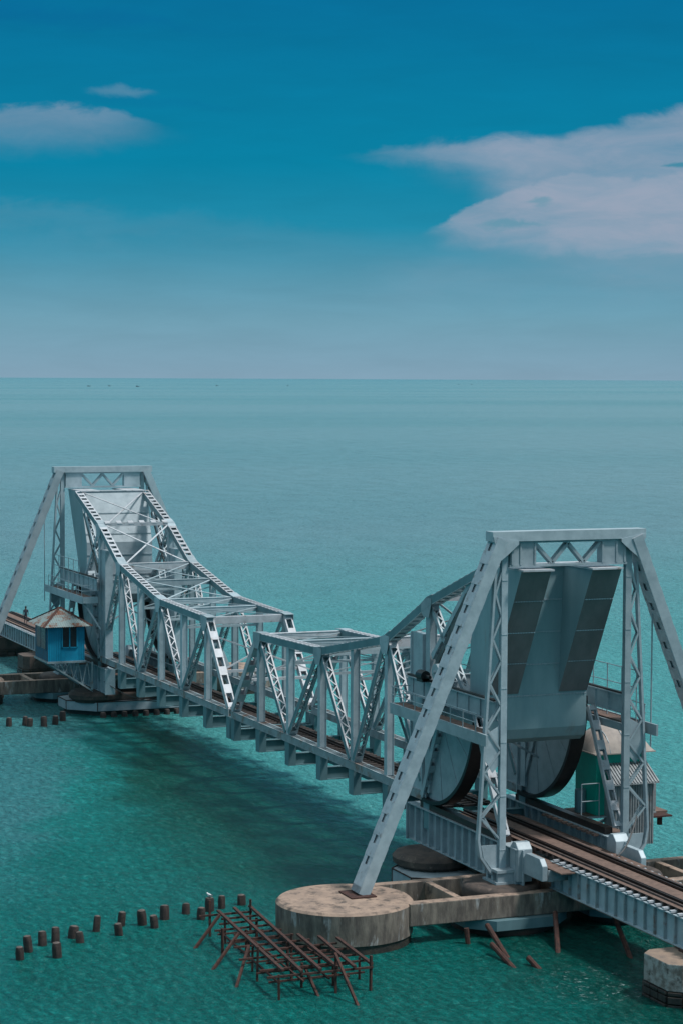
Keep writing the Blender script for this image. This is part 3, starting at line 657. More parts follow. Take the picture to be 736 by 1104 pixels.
    # light cross bracing of the post to the girder
    mb = MB(); mb.bar((PX_ - .1, sy * 5.0, 6.2), (PX_ - .1, sy * 4.0, 4.6), .04, .09, ref=(1, 0, 0)); T(mb, 'leg_tie', 'steel')
# machinery on the left platform
mach = empty('drive_motor', (36.0, -4.35, 11.96))
tag(mach, 'black round drive motor with grey wheel on the left walkway of the nearer tower', 'motor')
mb = MB(); mb.tube((-.3, 0, .35), (.5, 0, .35), .3, 14); mb.tube((.5, 0, .35), (1.1, 0, .35), .1, 10); mb.box(-.3, .5, -.22, .22, .005, .2); mb.build('motor_body', 'black', mach)
mb = MB(); mb.tube((1.9, -.05, .75), (1.9, .35, .75), .48, 18); mb.tube((1.9, -.2, .75), (1.9, .5, .75), .1, 10); mb.box(1.7, 2.1, 0, .3, .005, .6); mb.build('gear_wheel', 'steel', mach)
# service cable drooping across the right foot
tc2 = empty('x', (0, 0, 0)); bpy.data.objects.remove(tc2)
def cable_mesh(pts, r):
    mb_ = MB()
    for a, b in zip(pts, pts[1:]): mb_.tube(a, b, r, 6)
    return mb_
def sag(p0, p1, s, n=14):
    p0, p1 = Vector(p0), Vector(p1)
    return [p0.lerp(p1, i / n) - Vector((0, 0, s * 4 * (i / n) * (1 - i / n))) for i in range(n + 1)]
tag(cable_mesh(sag((48.6, 1.4, 4.0), (45.5, 4.35, 5.3), .5), .045).build('power_cable', 'cable'), 'thin cable sagging across the foot of the nearer tower beside the rails', 'cable')
tag(cable_mesh(sag((-32.2, -3.6, 3.2), (-30.2, 2.0, 1.6), .7), .04).build('power_cable', 'cable'), 'thin cable drooping over the far bridge pier below the blue cabin', 'cable')

snap(); tower2 = copy_tree(tower); tower2.location = (-PX_, 0, 2.1); tower2.rotation_euler.z = math.pi
tower2['label'] = 'farther pale steel portal tower behind the blue cabin'

# ================================================================== PIERS
def pier_frame(name):
    root = empty(name, (PX_, 0, 0))
    P = lambda mb_, n, m_, **k: (setattr(mb_, 'v', [(a - PX_, b, c) for a, b, c in mb_.v]), mb_.build(n, m_, k.pop('parent', root), **k))[1]
    for sy in (-1, 1):
        mb = MB(); mb.cur = 1; cy_ = sy * 12.85
        prof = [(3.42, -1), (3.42, .42), (3.5, .46), (3.52, 2.02), (3.4, 2.14), (.3, 2.15)]
        mb.lathe(45.3, cy_, prof, 72, sy=1.02)
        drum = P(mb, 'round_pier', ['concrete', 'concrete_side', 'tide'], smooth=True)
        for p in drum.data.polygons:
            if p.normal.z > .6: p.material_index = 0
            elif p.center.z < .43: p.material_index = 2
        # foot drums under the posts
        mb = MB(); mb.lathe(45.2, sy * 3.75, [(1.95, 1.2), (2.1, 1.5), (2.15, 2.05), (2.05, 2.22), (1.9, 2.29), (.3, 2.295)], 48)
        P(mb, 'foot_drum', 'concrete_dark', smooth=True)
    for x0, x1 in ((47.05, 47.75), (42.5, 43.1)):
        mb = MB(); mb.cur = 0
        mb.box(x0, x1, -10.2, 10.2, .95, 2.14)
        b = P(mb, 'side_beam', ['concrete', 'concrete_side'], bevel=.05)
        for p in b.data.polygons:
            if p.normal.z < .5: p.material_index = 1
    for yy in (-7.1, 7.1, -1.0, 1.0):
        mb = MB(); mb.box(43.103, 47.047, yy - .2, yy + .2, 1.1, 2.11); P(mb, 'cross_beam', 'concrete', bevel=.04)
    for sy in (-1, 1):   # steel collar round each foot pier
        yc = sy * 3.7; k = 3.0; c = 1.25
        oct_ = [(-k, -k + c), (-k + c, -k), (k - c, -k), (k, -k + c), (k, k - c), (k - c, k), (-k + c, k), (-k, k - c)]
        mb = MB(); mb.prism([(45.2 + a, yc + b) for a, b in oct_], 'z', .40, .93); P(mb, 'steel_collar', 'steel_teal')
        mb = MB(); mb.lathe(45.2, yc, [(2.5, -2), (2.7, -.2), (2.85, .2), (2.8, .399)], 40, jit=.01); P(mb, 'caisson', 'tide_red', smooth=True)
    return root
pf1 = pier_frame('ladder_pier')
tag(pf1, 'nearer sand coloured concrete pier with round drum ends joined by beams, beside the rusted staging', 'pier', 'concrete ladder piers under the towers')
snap(); pf2 = copy_tree(pf1); pf2.location = (-PX_, 0, 0); pf2.rotation_euler.z = math.pi
pf2['label'] = 'farther concrete pier of beams and drums, below the blue cabin'

def main_pier(name):
    root = empty(name, (36.6, 0, 0))
    P = lambda mb_, n, m_, **k: mb_.build(n, m_, root, **k)
    oc = lambda hx, hy, c: [(-hx, -hy + c), (-hx + c, -hy), (hx - c * .6, -hy), (hx, -hy + c), (hx, hy - c), (hx - c * .6, hy), (-hx + c, hy), (-hx, hy - c)]
    # x measured towards the shore; the channel side is -x
    mb = MB(); mb.prism(oc(3.1, 6.0, 2.2), 'z', .42, 1.2); P(mb, 'steel_collar', 'steel')
    mb = MB()
    for (a, b) in zip(oc(3.12, 6.02, 2.2), oc(3.12, 6.02, 2.2)[1:] + oc(3.12, 6.02, 2.2)[:1]): mb.bar((a[0], a[1], 1.215), (b[0], b[1], 1.215), .07, .04, ref=(0, 0, 1))
    for a in oc(3.1, 6.0, 2.2): mb.box(a[0] - .03, a[0] + .03, a[1] - .03, a[1] + .03, .41, 1.18)
    P(mb, 'collar_rim', 'rust')
    mb = MB(); mb.prism(oc(2.7, 5.6, 2.1), 'z', -2, .419); P(mb, 'caisson', 'tide')
    for sy in (-1, 1):
        mb = MB(); mb.lathe(-2.2 + 1.2, sy * 3.4, [(2.0, 1.1), (2.05, 1.25), (2.3, 1.42), (2.35, 1.75), (2.15, 1.98), (1.8, 2.04), (.3, 2.045)], 44, sx=1.0, jit=.012); P(mb, 'foot_drum', 'concrete_dark', smooth=True)
    mb = MB(); mb.box(-2.6, 2.3, -2.2, 2.2, 1.2, 1.8); P(mb, 'infill_block', 'concrete_dark', bevel=.1)
    return root
mp1 = main_pier('main_pier')
tag(mp1, 'nearer teal steel collared pier with dark stained drum cap under the rolling girder', 'pier', 'collared piers under the girders')
snap(); mp2 = copy_tree(mp1); mp2.location = (-36.6, 0, 0); mp2.rotation_euler.z = math.pi
mp2['label'] = 'farther pier with pale blue steel collar and blackened cap beyond the channel'

def stone_pier(name, x, body='stone_white', topm='stone_top'):
    root = empty(name, (x, 0, 0))
    hx, hy, c = 1.6, 3.55, .55
    oc = lambda s: [(-hx * s, -(hy - c) * s), (-(hx - .5) * s, -hy * s), ((hx - .5) * s, -hy * s), (hx * s, -(hy - c) * s), (hx * s, (hy - c) * s), ((hx - .5) * s, hy * s), (-(hx - .5) * s, hy * s), (-hx * s, (hy - c) * s)]
    mb = MB(); mb.prism(oc(1.0), 'z', .72, 2.02)
    o = mb.build('bearing_block', [body, topm], root, bevel=.04)
    for p in o.data.polygons:
        if p.normal.z > .5: p.material_index = 1
    mb = MB(); mb.prism(oc(.955), 'z', -1.5, .719); mb.build('mortar_core', 'mortar', root)
    # stone courses, blocks standing proud of the mortar
    mb = MB(); pts = oc(.99); z = -1.0
    row = 0
    while z < .68:
        z1 = min(z + .36, .712)
        for i in range(8):
            a, b = Vector((*pts[i], 0)), Vector((*pts[(i + 1) % 8], 0)); ln_ = (b - a).length; n = max(1, round(ln_ / .85)); nrm = Vector(((b - a).y, -(b - a).x, 0)).normalized()
            for j in range(n):
                s0, s1 = j / n, (j + 1) / n
                q0 = a.lerp(b, s0) + (b - a).normalized() * .03; q1 = a.lerp(b, s1) - (b - a).normalized() * .03
                k = random.uniform(0, .05)
                mb.bar(q0 + Vector((0, 0, (z + z1) / 2)) + nrm * k, q1 + Vector((0, 0, (z + z1) / 2)) + nrm * k, z1 - z - .05, .22, ref=(0, 0, 1))
        z += .38; row += 1
    mb.build('stone_course', 'black_stone', root, bevel=.02)
    mb = MB()
    for y in (-1.5, 1.5): mb.box(-.8, .8, y - .35, y + .35, 2.023, 2.12)
    mb.build('bearing_plate', 'rust', root)
    return root
for x, lb in ((61.3, 'whitewashed stone pier at the lower right edge under the approach girder'), (-62.0, 'farther rough stone pier behind the blue cabin under the left approach girder')):
    s = stone_pier('stone_pier', x, *(() if x > 0 else ('concrete_dark', 'concrete_dark'))); tag(s, lb, 'pier', 'stone piers of the approach spans')
for x, lb in ((77.5, 'dark stone pier beyond the right edge of the photo carrying the next approach girder'), (-78.5, 'farthest stone pier at the left edge of the photo beyond the walking person')):
    if x < 0:
        s = stone_pier('stone_pier', x, 'concrete_dark', 'concrete_dark'); tag(s, lb, 'pier', 'stone piers of the approach spans')

# ================================================================== APPROACH SPANS and TRACK
def approach(x0, x1, label):
    ln_ = x1 - x0; root = empty('approach_girder_span', (x0, 0, 2.1)); tag(root, label, 'bridge span', 'plate girder approach spans')
    for sy in (-1, 1):
        y = sy * 1.5
        mb = MB(); mb.box(0, ln_, y - .025, y + .025, .08, 1.44); mb.box(0, ln_, y - .22, y + .22, .03, .079); mb.box(0, ln_, y - .2, y + .2, 1.441, 1.49)
        x = .1; mb.cur = 1
        while x < ln_ - .05:
            mb.box(x, x + .09, y + sy * .022 if sy > 0 else y - .17, y + .17 if sy > 0 else y - .022, .075, 1.445); x += .98
        mb.build('plate_girder', ['steel', 'steel_rusty'], root)
        mb = MB(); mb.box(0, ln_, y - .23, y + .23, -.001, .029); mb.build('bottom_flange_plate', 'rust_deck', root)
    mb = MB(); x = 1
    while x < ln_:
        mb.bar((x, -1.45, .2), (x, 1.45, 1.3), .1, .1, ref=(1, 0, 0)); mb.bar((x + .12, 1.45, .2), (x + .12, -1.45, 1.3), .1, .1, ref=(1, 0, 0)); x += 3.2
    mb.build('cross_frame', 'steel_rusty', root)
    return root
approach(46.9, 61.2, 'ribbed plate girder span nearest the viewer running to the whitewashed pier')
approach(61.4, 77.4, 'ribbed plate girder span leaving the photo at the lower right corner')
approach(-61.9, -46.9, 'pale ribbed plate girder span just behind the blue cabin at far left')
approach(-78.4, -62.1, 'plate girder span at the left edge carrying the walking person')
def track(x0, x1, label):
    root = empty('railway_track', ((x0 + x1) / 2, 0, 3.6)); xm = (x0 + x1) / 2; tag(root, label, 'railway track', 'railway tracks of the approaches')
    a, b = x0 - xm, x1 - xm; z = -3.6
    for y in (-.84, .84):
        mb = MB()
        mb.box(a, b, y - .035, y + .035, 3.99 + z, 4.04 + z); mb.box(a, b, y - .012, y + .012, 3.89 + z, 3.99 + z); mb.box(a, b, y - .07, y + .07, 3.862 + z, 3.89 + z); mb.build('rail', 'rail_iron', root)
        mb = MB(); yy = y * .74; mb.box(a, b, yy - .03, yy + .03, 3.87 + z, 4.0 + z); mb.build('guard_rail', 'rail_iron', root)
        mb = MB(); yy = y * 1.30; mb.box(a, b, yy - .05, yy + .05, 3.86 + z, 3.97 + z); mb.build('guard_timber', 'timber', root)
    n = int((b - a) / .72); n = min(n, 98)
    for i in range(n):
        x = a + .3 + i * (b - a - .6) / n; mb = MB()
        mb.cur = 1; mb.box(x, x + .26, -1.45, 1.45, 3.66 + z, 3.855 + z); mb.cur = 0
        for s_ in (-1, 1):
            lo, hi = sorted((s_ * 1.452, s_ * 1.78)); wx_ = abs(x + xm)
            if wx_ > 46.9: mb.box(x + .02, x + .22, lo, hi, 3.66 + z, 3.76 + z)
        mb.build('sleeper', ['white', 'timber'], root)
    mb = MB(); mb.box(a, b, -.5, .5, 3.858 + z, 3.885 + z); mb.build('walkway_plate', 'rust_deck', root)
    for s_ in (-1, 1):
        mb = MB(); lo, hi = sorted((s_ * 1.16, s_ * 1.44)); mb.box(a, b, lo, hi, 3.858 + z, 3.88 + z); mb.build('side_plate', 'rust_deck', root)
    return root
track(34.2, 84, 'rusty railway track passing through the nearer tower towards the viewer')
track(-84, -34.2, 'rusty railway track passing behind the blue cabin at far left')
# stringers of the near and far tower bays
for s_ in (-1, 1):
    root = empty('track_trough', (s_ * 41.6, 0, 3.0)); tag(root, ('nearer' if s_ > 0 else 'farther') + ' rust brown steel trough floor carrying the rails between the rolling girders', 'bridge floor')
    for y in (-.84, .84):
        mb = MB(); mb.box(-7.6, 8.4, y - .03, y + .03, 0, .62); mb.box(-7.6, 8.4, y - .15, y + .15, .621, .65); mb.build('stringer', 'steel_rusty', root)
    mb = MB(); mb.box(-7.4, 8.2, -2.55, -1.6, .5, .56); mb.box(-7.4, 8.2, 1.6, 2.55, .5, .56); mb.build('floor_plate', 'rust_deck', root)
    mb = MB()
    for x in (-7, -3.5, 0, 3.5, 7): mb.box(x - .05, x + .05, -2.7, 2.7, -.1, .49)
    mb.build('cross_girder', 'steel_rusty', root)

# ================================================================== RUSTED STAGING
rs = empty('rusted_staging', (48.5, -18.5, 0)); tag(rs, 'collapsed looking rusted iron staging of beams and raking props in front of the round pier', 'staging')
def rsb(p0, p1, w_=.14, name='beam', h_=.16):
    mb_ = MB(); o_ = Vector((48.5, -18.5, 0)); mb_.bar(Vector(p0) - o_, Vector(p1) - o_, w_ * .72, h_ * .72, ref=(0, 0, 1)); return mb_.build(name, 'rust', rs)
for (xa, ya, xb, yb) in ((42.4, -18.8, 54.5, -19.71), (42.1, -17.8, 55.0, -18.95), (42.0, -16.9, 55.0, -18.0), (48.6, -16.7, 54.9, -17.1), (49.3, -15.85, 55.1, -16.3), (49.9, -15.1, 54.9, -15.35)):
    rsb((xa, ya, 1.36), (xb, yb, 1.30), .15, 'long_beam', .22)
for (x, ya, yb) in ((42.3, -19.6, -16.9), (43.3, -18.9, -16.8), (44.3, -19.4, -16.9), (45.5, -19.9, -16.9), (46.6, -19.3, -16.8), (47.7, -19.8, -16.6), (49.0, -20.4, -16.2), (50.1, -19.6, -15.2), (51.3, -20.6, -14.9), (52.4, -19.8, -15.0), (53.6, -20.5, -14.9), (54.85, -20.6, -15.3)):
    rsb((x, ya + random.uniform(-.2, .2), 1.12), (x + random.uniform(-.12, .12), yb, 1.14), .13, 'cross_beam', .13)
for (x, ya, yb) in ((44.4, -19.5, -17), (46.2, -19.6, -16.8), (48.2, -19.6, -16.5), (50.2, -20.0, -15.4), (52.2, -20.2, -15.2), (53.9, -20.2, -15.3)):
    rsb((x, ya, .62), (x, yb, .64), .11, 'cross_beam', .11)
for (ya, yb) in ((-19.3, -19.9), (-18.2, -18.7), (-17.0, -17.4), (-16.3, -16.4)):
    rsb((44.0 if ya < -17 else 49, ya, .72), (54.6, yb, .70), .11, 'long_beam', .11)
for (x, y, zt) in ((43.3, -18.0, 1.1), (46.6, -19.2, 1.1), (46.8, -17.6, 1.1), (48.9, -18.6, 1.1), (50.2, -18.8, 1.1), (52.4, -19.3, 1.1), (52.5, -17.2, 1.1), (53.7, -15.8, 1.1), (51.2, -16.6, 1.1)):
    rsb((x, y, -1.6), (x, y, zt), .12, 'pile', .12)
for (x, y, zt) in ((42.3, -19.2, 1.9), (42.3, -16.95, 1.8), (44.0, -18.9, 1.3), (45.8, -18.4, 1.1), (45.8, -19.7, 1.3), (47.6, -18.9, 1.1), (49.6, -19.5, 1.3), (49.6, -17.6, 1.3), (51.4, -19.9, 1.7), (51.5, -18.1, 1.1), (53.2, -18.3, 1.2), (54.85, -20.0, 1.2), (54.7, -17.1, 1.8),
                   (54.85, -15.4, 1.7), (52.8, -15.1, 1.1), (50.0, -16.1, 1.1), (47.7, -16.7, 1.2), (53.4, -16.7, 1.1), (44, -17.2, 1.2)):
    rsb((x, y, -1.6), (x + random.uniform(-.06, .06), y + random.uniform(-.06, .06), zt), .15, 'pile', .15)
for (f, t) in (((44.4, -20.9, -.2), (43.6, -19.1, 1.45)), ((48.7, -21.4, -.2), (47.4, -19.4, 1.4)), ((52.2, -21.3, -.2), (50.3, -19.9, 1.5)), ((57.2, -16.9, -.2), (54.6, -17.1, 1.9)), ((55.6, -18.0, -.6), (53.4, -18.2, 1.1))):
    rsb(f, t, .17, 'raking_prop', .17)
# leaning rusted piles under the right beam
for i, (f, t, lb) in enumerate((((52.6, -6.6, -.4), (48.6, -6.2, .9), 'long rusted pile leaning out of the water below the concrete beam'),
                 ((54.0, -7.1, -.2), (50.8, -7.0, .5), 'short rusted pile slanting low in front of the long leaning pile'),
                 ((52.4, -4.0, -.4), (48.9, -2.4, 1.3), 'tall reddish rusted pile standing out from the concrete beam'),
                 ((54.6, -5.9, -.3), (53.3, -6.2, .35), 'stub of a rusted pile just breaking the water'),
                 ((54.6, -.9, -.3), (50.6, .2, 1.2), 'dark rusted pile leaning under the plate girder near the stone pier'),
                 ((48.5, -7.2, -.4), (48.4, -7.3, .8), 'upright rusted stub below the concrete beam'))):
    o_ = Vector(f); mb = MB(); mb.tube((0, 0, 0), Vector(t) - o_, .14, 8); ob = mb.build('rusted_pile', 'rust', loc=f); ob.location = f; tag(ob, lb, 'pile', 'rusted piles leaning in the water')

# ================================================================== STUMPS
back = [(41.95, -28.83), (40.93, -27.84), (40.62, -27.07), (40.01, -25.97), (39.12, -24.46), (38.43, -22.89), (38.64, -21.77), (37.89, -20.29), (37.11, -18.82), (36.95, -17.43), (36.6, -16.6), (36.2, -15.3)]
front = [(43.3, -29.6), (43.54, -27.75), (41.08, -25.86), (40.31, -23.54), (39.46, -21.35), (38.59, -18.46)]
ords = ['first', 'second', 'third', 'fourth', 'fifth', 'sixth', 'seventh', 'eighth', 'ninth', 'tenth', 'eleventh', 'twelfth']
def stump_proto():
    root = empty('timber_stump', (0, 0, 0))
    mb = MB(); mb.lathe(0, 0, [(.25, -1.2), (.245, 0), (.24, .45), (.225, .66), (.2, .72)], 14, jit=.16); mb.build('shaft', 'stump', root, smooth=True)
    mb = MB(); mb.lathe(0, 0, [(.17, .70), (.19, .735), (.1, .765)], 12, jit=.05); mb.build('worn_top', 'stump_top', root, smooth=True)
    return root
sp0 = stump_proto(); snap(); first = True
def place_stump(x, y, label, group, s=1.0, z=0.0):
    global first
    o = sp0 if first else copy_tree(sp0); first = False
    o.location = (x, y, z); o.scale = (s, s, 1); o.rotation_euler = (R(random.uniform(-6, 6)), R(random.uniform(-6, 6)), random.uniform(0, 6)) if label.find('tenth') < 0 else (0, 0, 1)
    tag(o, label, 'stump', group); return o
for i, (x, y) in enumerate(back):
    place_stump(x, y, 'dark timber stump standing in the sea, %s from the left in the back row' % ords[i], 'timber stumps in a curved line in front of the bridge', random.uniform(.8, 1.1), random.uniform(-.22, .12) if i != 9 else 0)
for i, (x, y) in enumerate(front):
    place_stump(x, y, 'dark timber stump standing in the sea, %s from the left in the front row' % ords[i], 'timber stumps in a curved line in front of the bridge', random.uniform(.8, 1.0), random.uniform(-.2, .05))
farst = [(-30.75, -12.25), (-30.78, -10.9), (-30.16, -10.66), (-29.72, -9.49), (-30.38, -8.36), (-32.15, -7.25)]
for i, (x, y) in enumerate(farst):
    place_stump(x, y, 'small dark stump below the blue cabin, %s from the left of the far group' % ords[i], 'stumps in the water by the far pier', random.uniform(.9, 1.2), random.uniform(-.1, .1))
# fender piles round the far collared pier
for i in range(9):
    y = -3.5 + i * .95; place_stump(-32.6 + .35 * abs(i - 4) * -.1, y, 'blackened fender stump at the foot of the far collared pier, %s from the left' % ords[i], 'fender stumps at the far pier', 1.1, -.3)

# ================================================================== BLUE CABIN
bc = empty('blue_cabin', (-35.5, -6.6, 4.95)); tag(bc, 'small bright blue sheet metal control cabin with rusty hipped roof, bracketed off the far tower', 'cabin')
hx, hy, H_ = 2.2, 1.6, 3.05
mb = MB(); mb.cur = 0; mb.box(-hx, hx, -hy, hy, 0, H_)
y = -hy + .12
while y < hy:
    if not (-.48 < y < .95): mb.box(hx - .02, hx + .03, y, y + .03, .02, H_ - .02)
    y += .2
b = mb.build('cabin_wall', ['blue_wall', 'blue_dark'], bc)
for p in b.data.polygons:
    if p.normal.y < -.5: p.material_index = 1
wf = MB(); wf.box(hx + .002, hx + .05, -.42, .96, 1.12, 2.98); wf.box(hx + .051, hx + .10, -.42, -.34, 1.12, 2.98); wf.box(hx + .051, hx + .1, .88, .96, 1.12, 2.98); wf.box(hx + .051, hx + .1, .22, .32, 1.12, 2.98); wf.box(hx + .051, hx + .1, -.42, .96, 1.12, 1.2)
w1 = wf.build('window', 'blue_wall', bc)
mb = MB(); mb.box(hx + .052, hx + .075, -.338, .218, 1.22, 2.96); mb.box(hx + .052, hx + .075, .322, .878, 1.22, 2.96); mb.build('window_pane', 'glass', w1)
mb = MB(); mb.box(hx + .076, hx + .095, .24, .30, 1.2, 2.98); mb.build('mullion', 'corrugated', w1)
w2 = MB(); w2.box(-1.6, 1.65, -hy - .05, -hy - .002, .9, 2.9); w2 = w2.build('side_window', 'blue_dark', bc)
mb = MB(); mb.box(-1.5, -.1, -hy - .07, -hy - .051, 1.0, 2.8); mb.box(.1, 1.5, -hy - .07, -hy - .051, 1.0, 2.8); mb.build('window_pane', 'glass', w2)
# corrugated hipped roof
mb = MB(); ex, ey, zt, ze = 2.75, 2.15, 4.4, 2.98
n = 44
def hip_face(p, q, a):
    p, q, a = Vector(p), Vector(q), Vector(a); up = (q - p).cross(a - p).normalized()
    if up.z < 0: up = -up
    prev = None
    for i in range(n + 1):
        t = i / n; base_ = p.lerp(q, t) + up * (.045 if i % 2 else 0); k = abs(t - .5) * 2
        ed = (q - p).normalized(); apex_mid = a
        top_ = p.lerp(q, t) + (a - (p + q) / 2) * (1 - k) + up * (.045 if i % 2 else 0)
        if prev: mb.add([prev[0], base_, top_, prev[1]], [(0, 1, 2, 3)]); mb.add([x_ - up * .04 for x_ in (prev[0], base_, top_, prev[1])], [(3, 2, 1, 0)])
        prev = (base_, top_)
for (p, q) in (((ex, -ey, ze), (ex, ey, ze)), ((-ex, -ey, ze), (ex, -ey, ze)), ((-ex, ey, ze), (-ex, -ey, ze)), ((ex, ey, ze), (-ex, ey, ze))): hip_face(p, q, (0, 0, zt))
rf = mb.build('roof', 'roof_rust', bc)
mb = MB()
for (a, b_) in ((ex, -ey), (ex, ey), (-ex, -ey), (-ex, ey)): mb.bar((a, b_, ze + .03), (0, 0, zt + .04), .22, .05, ref=(0, 1, 0))
mb.build('hip_capping', 'rust', rf)
mb = MB(); mb.box(-hx - .1, hx + .15, -hy - .1, hy + .1, -.16, -.003); mb.build('floor_frame', 'steel_rusty', bc)
for x in (-2.0, 2.1):
    mb = MB()
    mb.bar((x, -1.5, -.2), (x, 2.35, -2.7), .12, .14, ref=(1, 0, 0)); mb.bar((x, 2.3, -.17), (x, 2.3, -2.7), .12, .14, ref=(1, 0, 0))
    for i in range(4):
        xo = x + .02 * (1 if i % 2 else -1)
        mb.bar((xo, -.9 + i * .78, -.60 - i * .5), (xo, -.5 + i * .78, -.1), .05, .06, ref=(1, 0, 0)); mb.bar((xo, -.5 + i * .78, -.1), (xo, -.1 + i * .78, -1.12 - i * .5), .05, .06, ref=(1, 0, 0))
    mb.build('support_bracket', 'steel_rusty', bc)

# ================================================================== GREEN CABIN
gc = empty('green_cabin', (38.9, 7.1, 3.0)); tag(gc, 'green machinery cabin with pale domed roof standing behind the right side of the nearer tower', 'cabin')
mb = MB(); mb.box(-1.4, 1.1, -2.3, .9, 1.3, 4.85); mb.build('cabin_wall', 'green_wall', gc)
mb = MB()
for j in range(14):   # shallow barrel-domed roof
    pass
prof = []
nu, nv = 16, 12; vs_ = []
for i in range(nu + 1):
    for j in range(nv + 1):
        u, v = i / nu * 2 - 1, j / nv * 2 - 1
        z = 4.9 + 1.4 * max(0, (1 - abs(u) ** 2.2)) ** .6 * max(0, (1 - abs(v) ** 2.2)) ** .6
        vs_.append((-.15 + u * 1.75, -.7 + v * 1.95, z))
fs_ = [(i * (nv + 1) + j, (i + 1) * (nv + 1) + j, (i + 1) * (nv + 1) + j + 1, i * (nv + 1) + j + 1) for i in range(nu) for j in range(nv)]
mb.add(vs_, fs_); dome = mb.build('domed_roof', 'dome', gc, smooth=True)
mb = MB(); mb.box(-1.92, 1.62, -2.68, 1.28, 4.86, 4.93); mb.build('eaves', 'dome', dome)
mb = MB()
for t in (-.5, 0, .5):
    pts_ = []
    for i in range(13):
        u = i / 12 * 2 - 1; z = 4.93 + 1.4 * max(0, (1 - abs(u) ** 2.2)) ** .6 * (1 - abs(t) ** 2.2) ** .6; pts_.append((-.15 + u * 1.73, -.7 + t * 1.9, z))
    for a, b_ in zip(pts_, pts_[1:]): mb.tube(a, b_, .03, 5)
mb.build('roof_rib', 'steel', dome)
# annex with corrugated walls and lean-to roof
mb = MB(); x0, x1, y0, y1 = 1.1, 2.3, -1.75, .75
mb.box(x0 + .003, x1, y0, y1, -.3, 3.25); annex = mb.build('annex_wall', 'corrugated', gc)
mb = MB(); y = y0 + .04
while y < y1: mb.box(x1 + .001, x1 + .05, y, y + .07, -.3, 3.25); y += .16
mb.build('wall_rib', 'corrugated', annex)
mb = MB(); mb.prism([(x0 + .004, 4.25), (x1 + .35, 3.3), (x1 + .35, 3.24), (x0 + .004, 4.19)], 'y', y0 - .25, y1 + .2)
lr = mb.build('lean_to_roof', 'corrugated', gc); mb = MB(); y = y0 - .2
while y < y1 + .15: mb.bar((x0 + .02, y, 4.27), (x1 + .35, y, 3.33), .08, .07); y += .19
mb.build('roof_rib', 'corrugated', lr)
mb = MB(); mb.box(1.1, 1.15, .95, 1.6, 1.4, 2.9); mb.box(-1.2, 1.1, 1.5, 1.6, 1.3, 2.9); mb.box(-1.4, 1.2, .92, 1.6, 1.2, 1.29); mb.build('side_balcony', 'corrugated', gc)
mb = MB(); mb.box(-1.6, 1.1, -2.9, 2.4, 1.15, 1.28); mb.build('cabin_floor', 'rust_deck', gc)
mb = MB(); mb.box(.8, 2.0, 1.0, 2.2, 1.1, 1.19); mb.tube((1.6, 1.6, .6), (1.6, 1.6, 1.1), .16, 8); mb.build('side_bracket', 'rust', gc)
for x in (-1.2, 1.0):
    mb = MB(); mb.bar((x, .9, 1.1), (x, -3.4, -.8), .16, .16, ref=(1, 0, 0)); mb.build('support_bracket', 'steel', gc)
mb = MB(); ys = (-3.35, -2.2, -1.6)
for y in ys: mb.tube((1.3, y, 1.28), (1.3, y, 3.2), .035, 6)
for z in (2.2, 3.2): mb.tube((1.3, ys[0], z), (1.3, ys[1], z), .03, 6)
mb.tube((1.3, -1.6, 3.0), (1.3, -.9, 3.0), .03, 6)
mb.box(.2, 1.4, -3.5, -1.0, 1.2, 1.275); mb.build('handrail', 'steel', gc)
tag((lambda m_: (m_.lathe(0, 0, [(.34, 0), (.34, 1.3), (.3, 1.34)], 20), m_.build('steel_drum', 'steel_teal', smooth=True))[1])(MB()), 'tall grey round tank standing beside the green cabin behind the handrail', 'tank').location = (38.6, 4.55, 4.28)

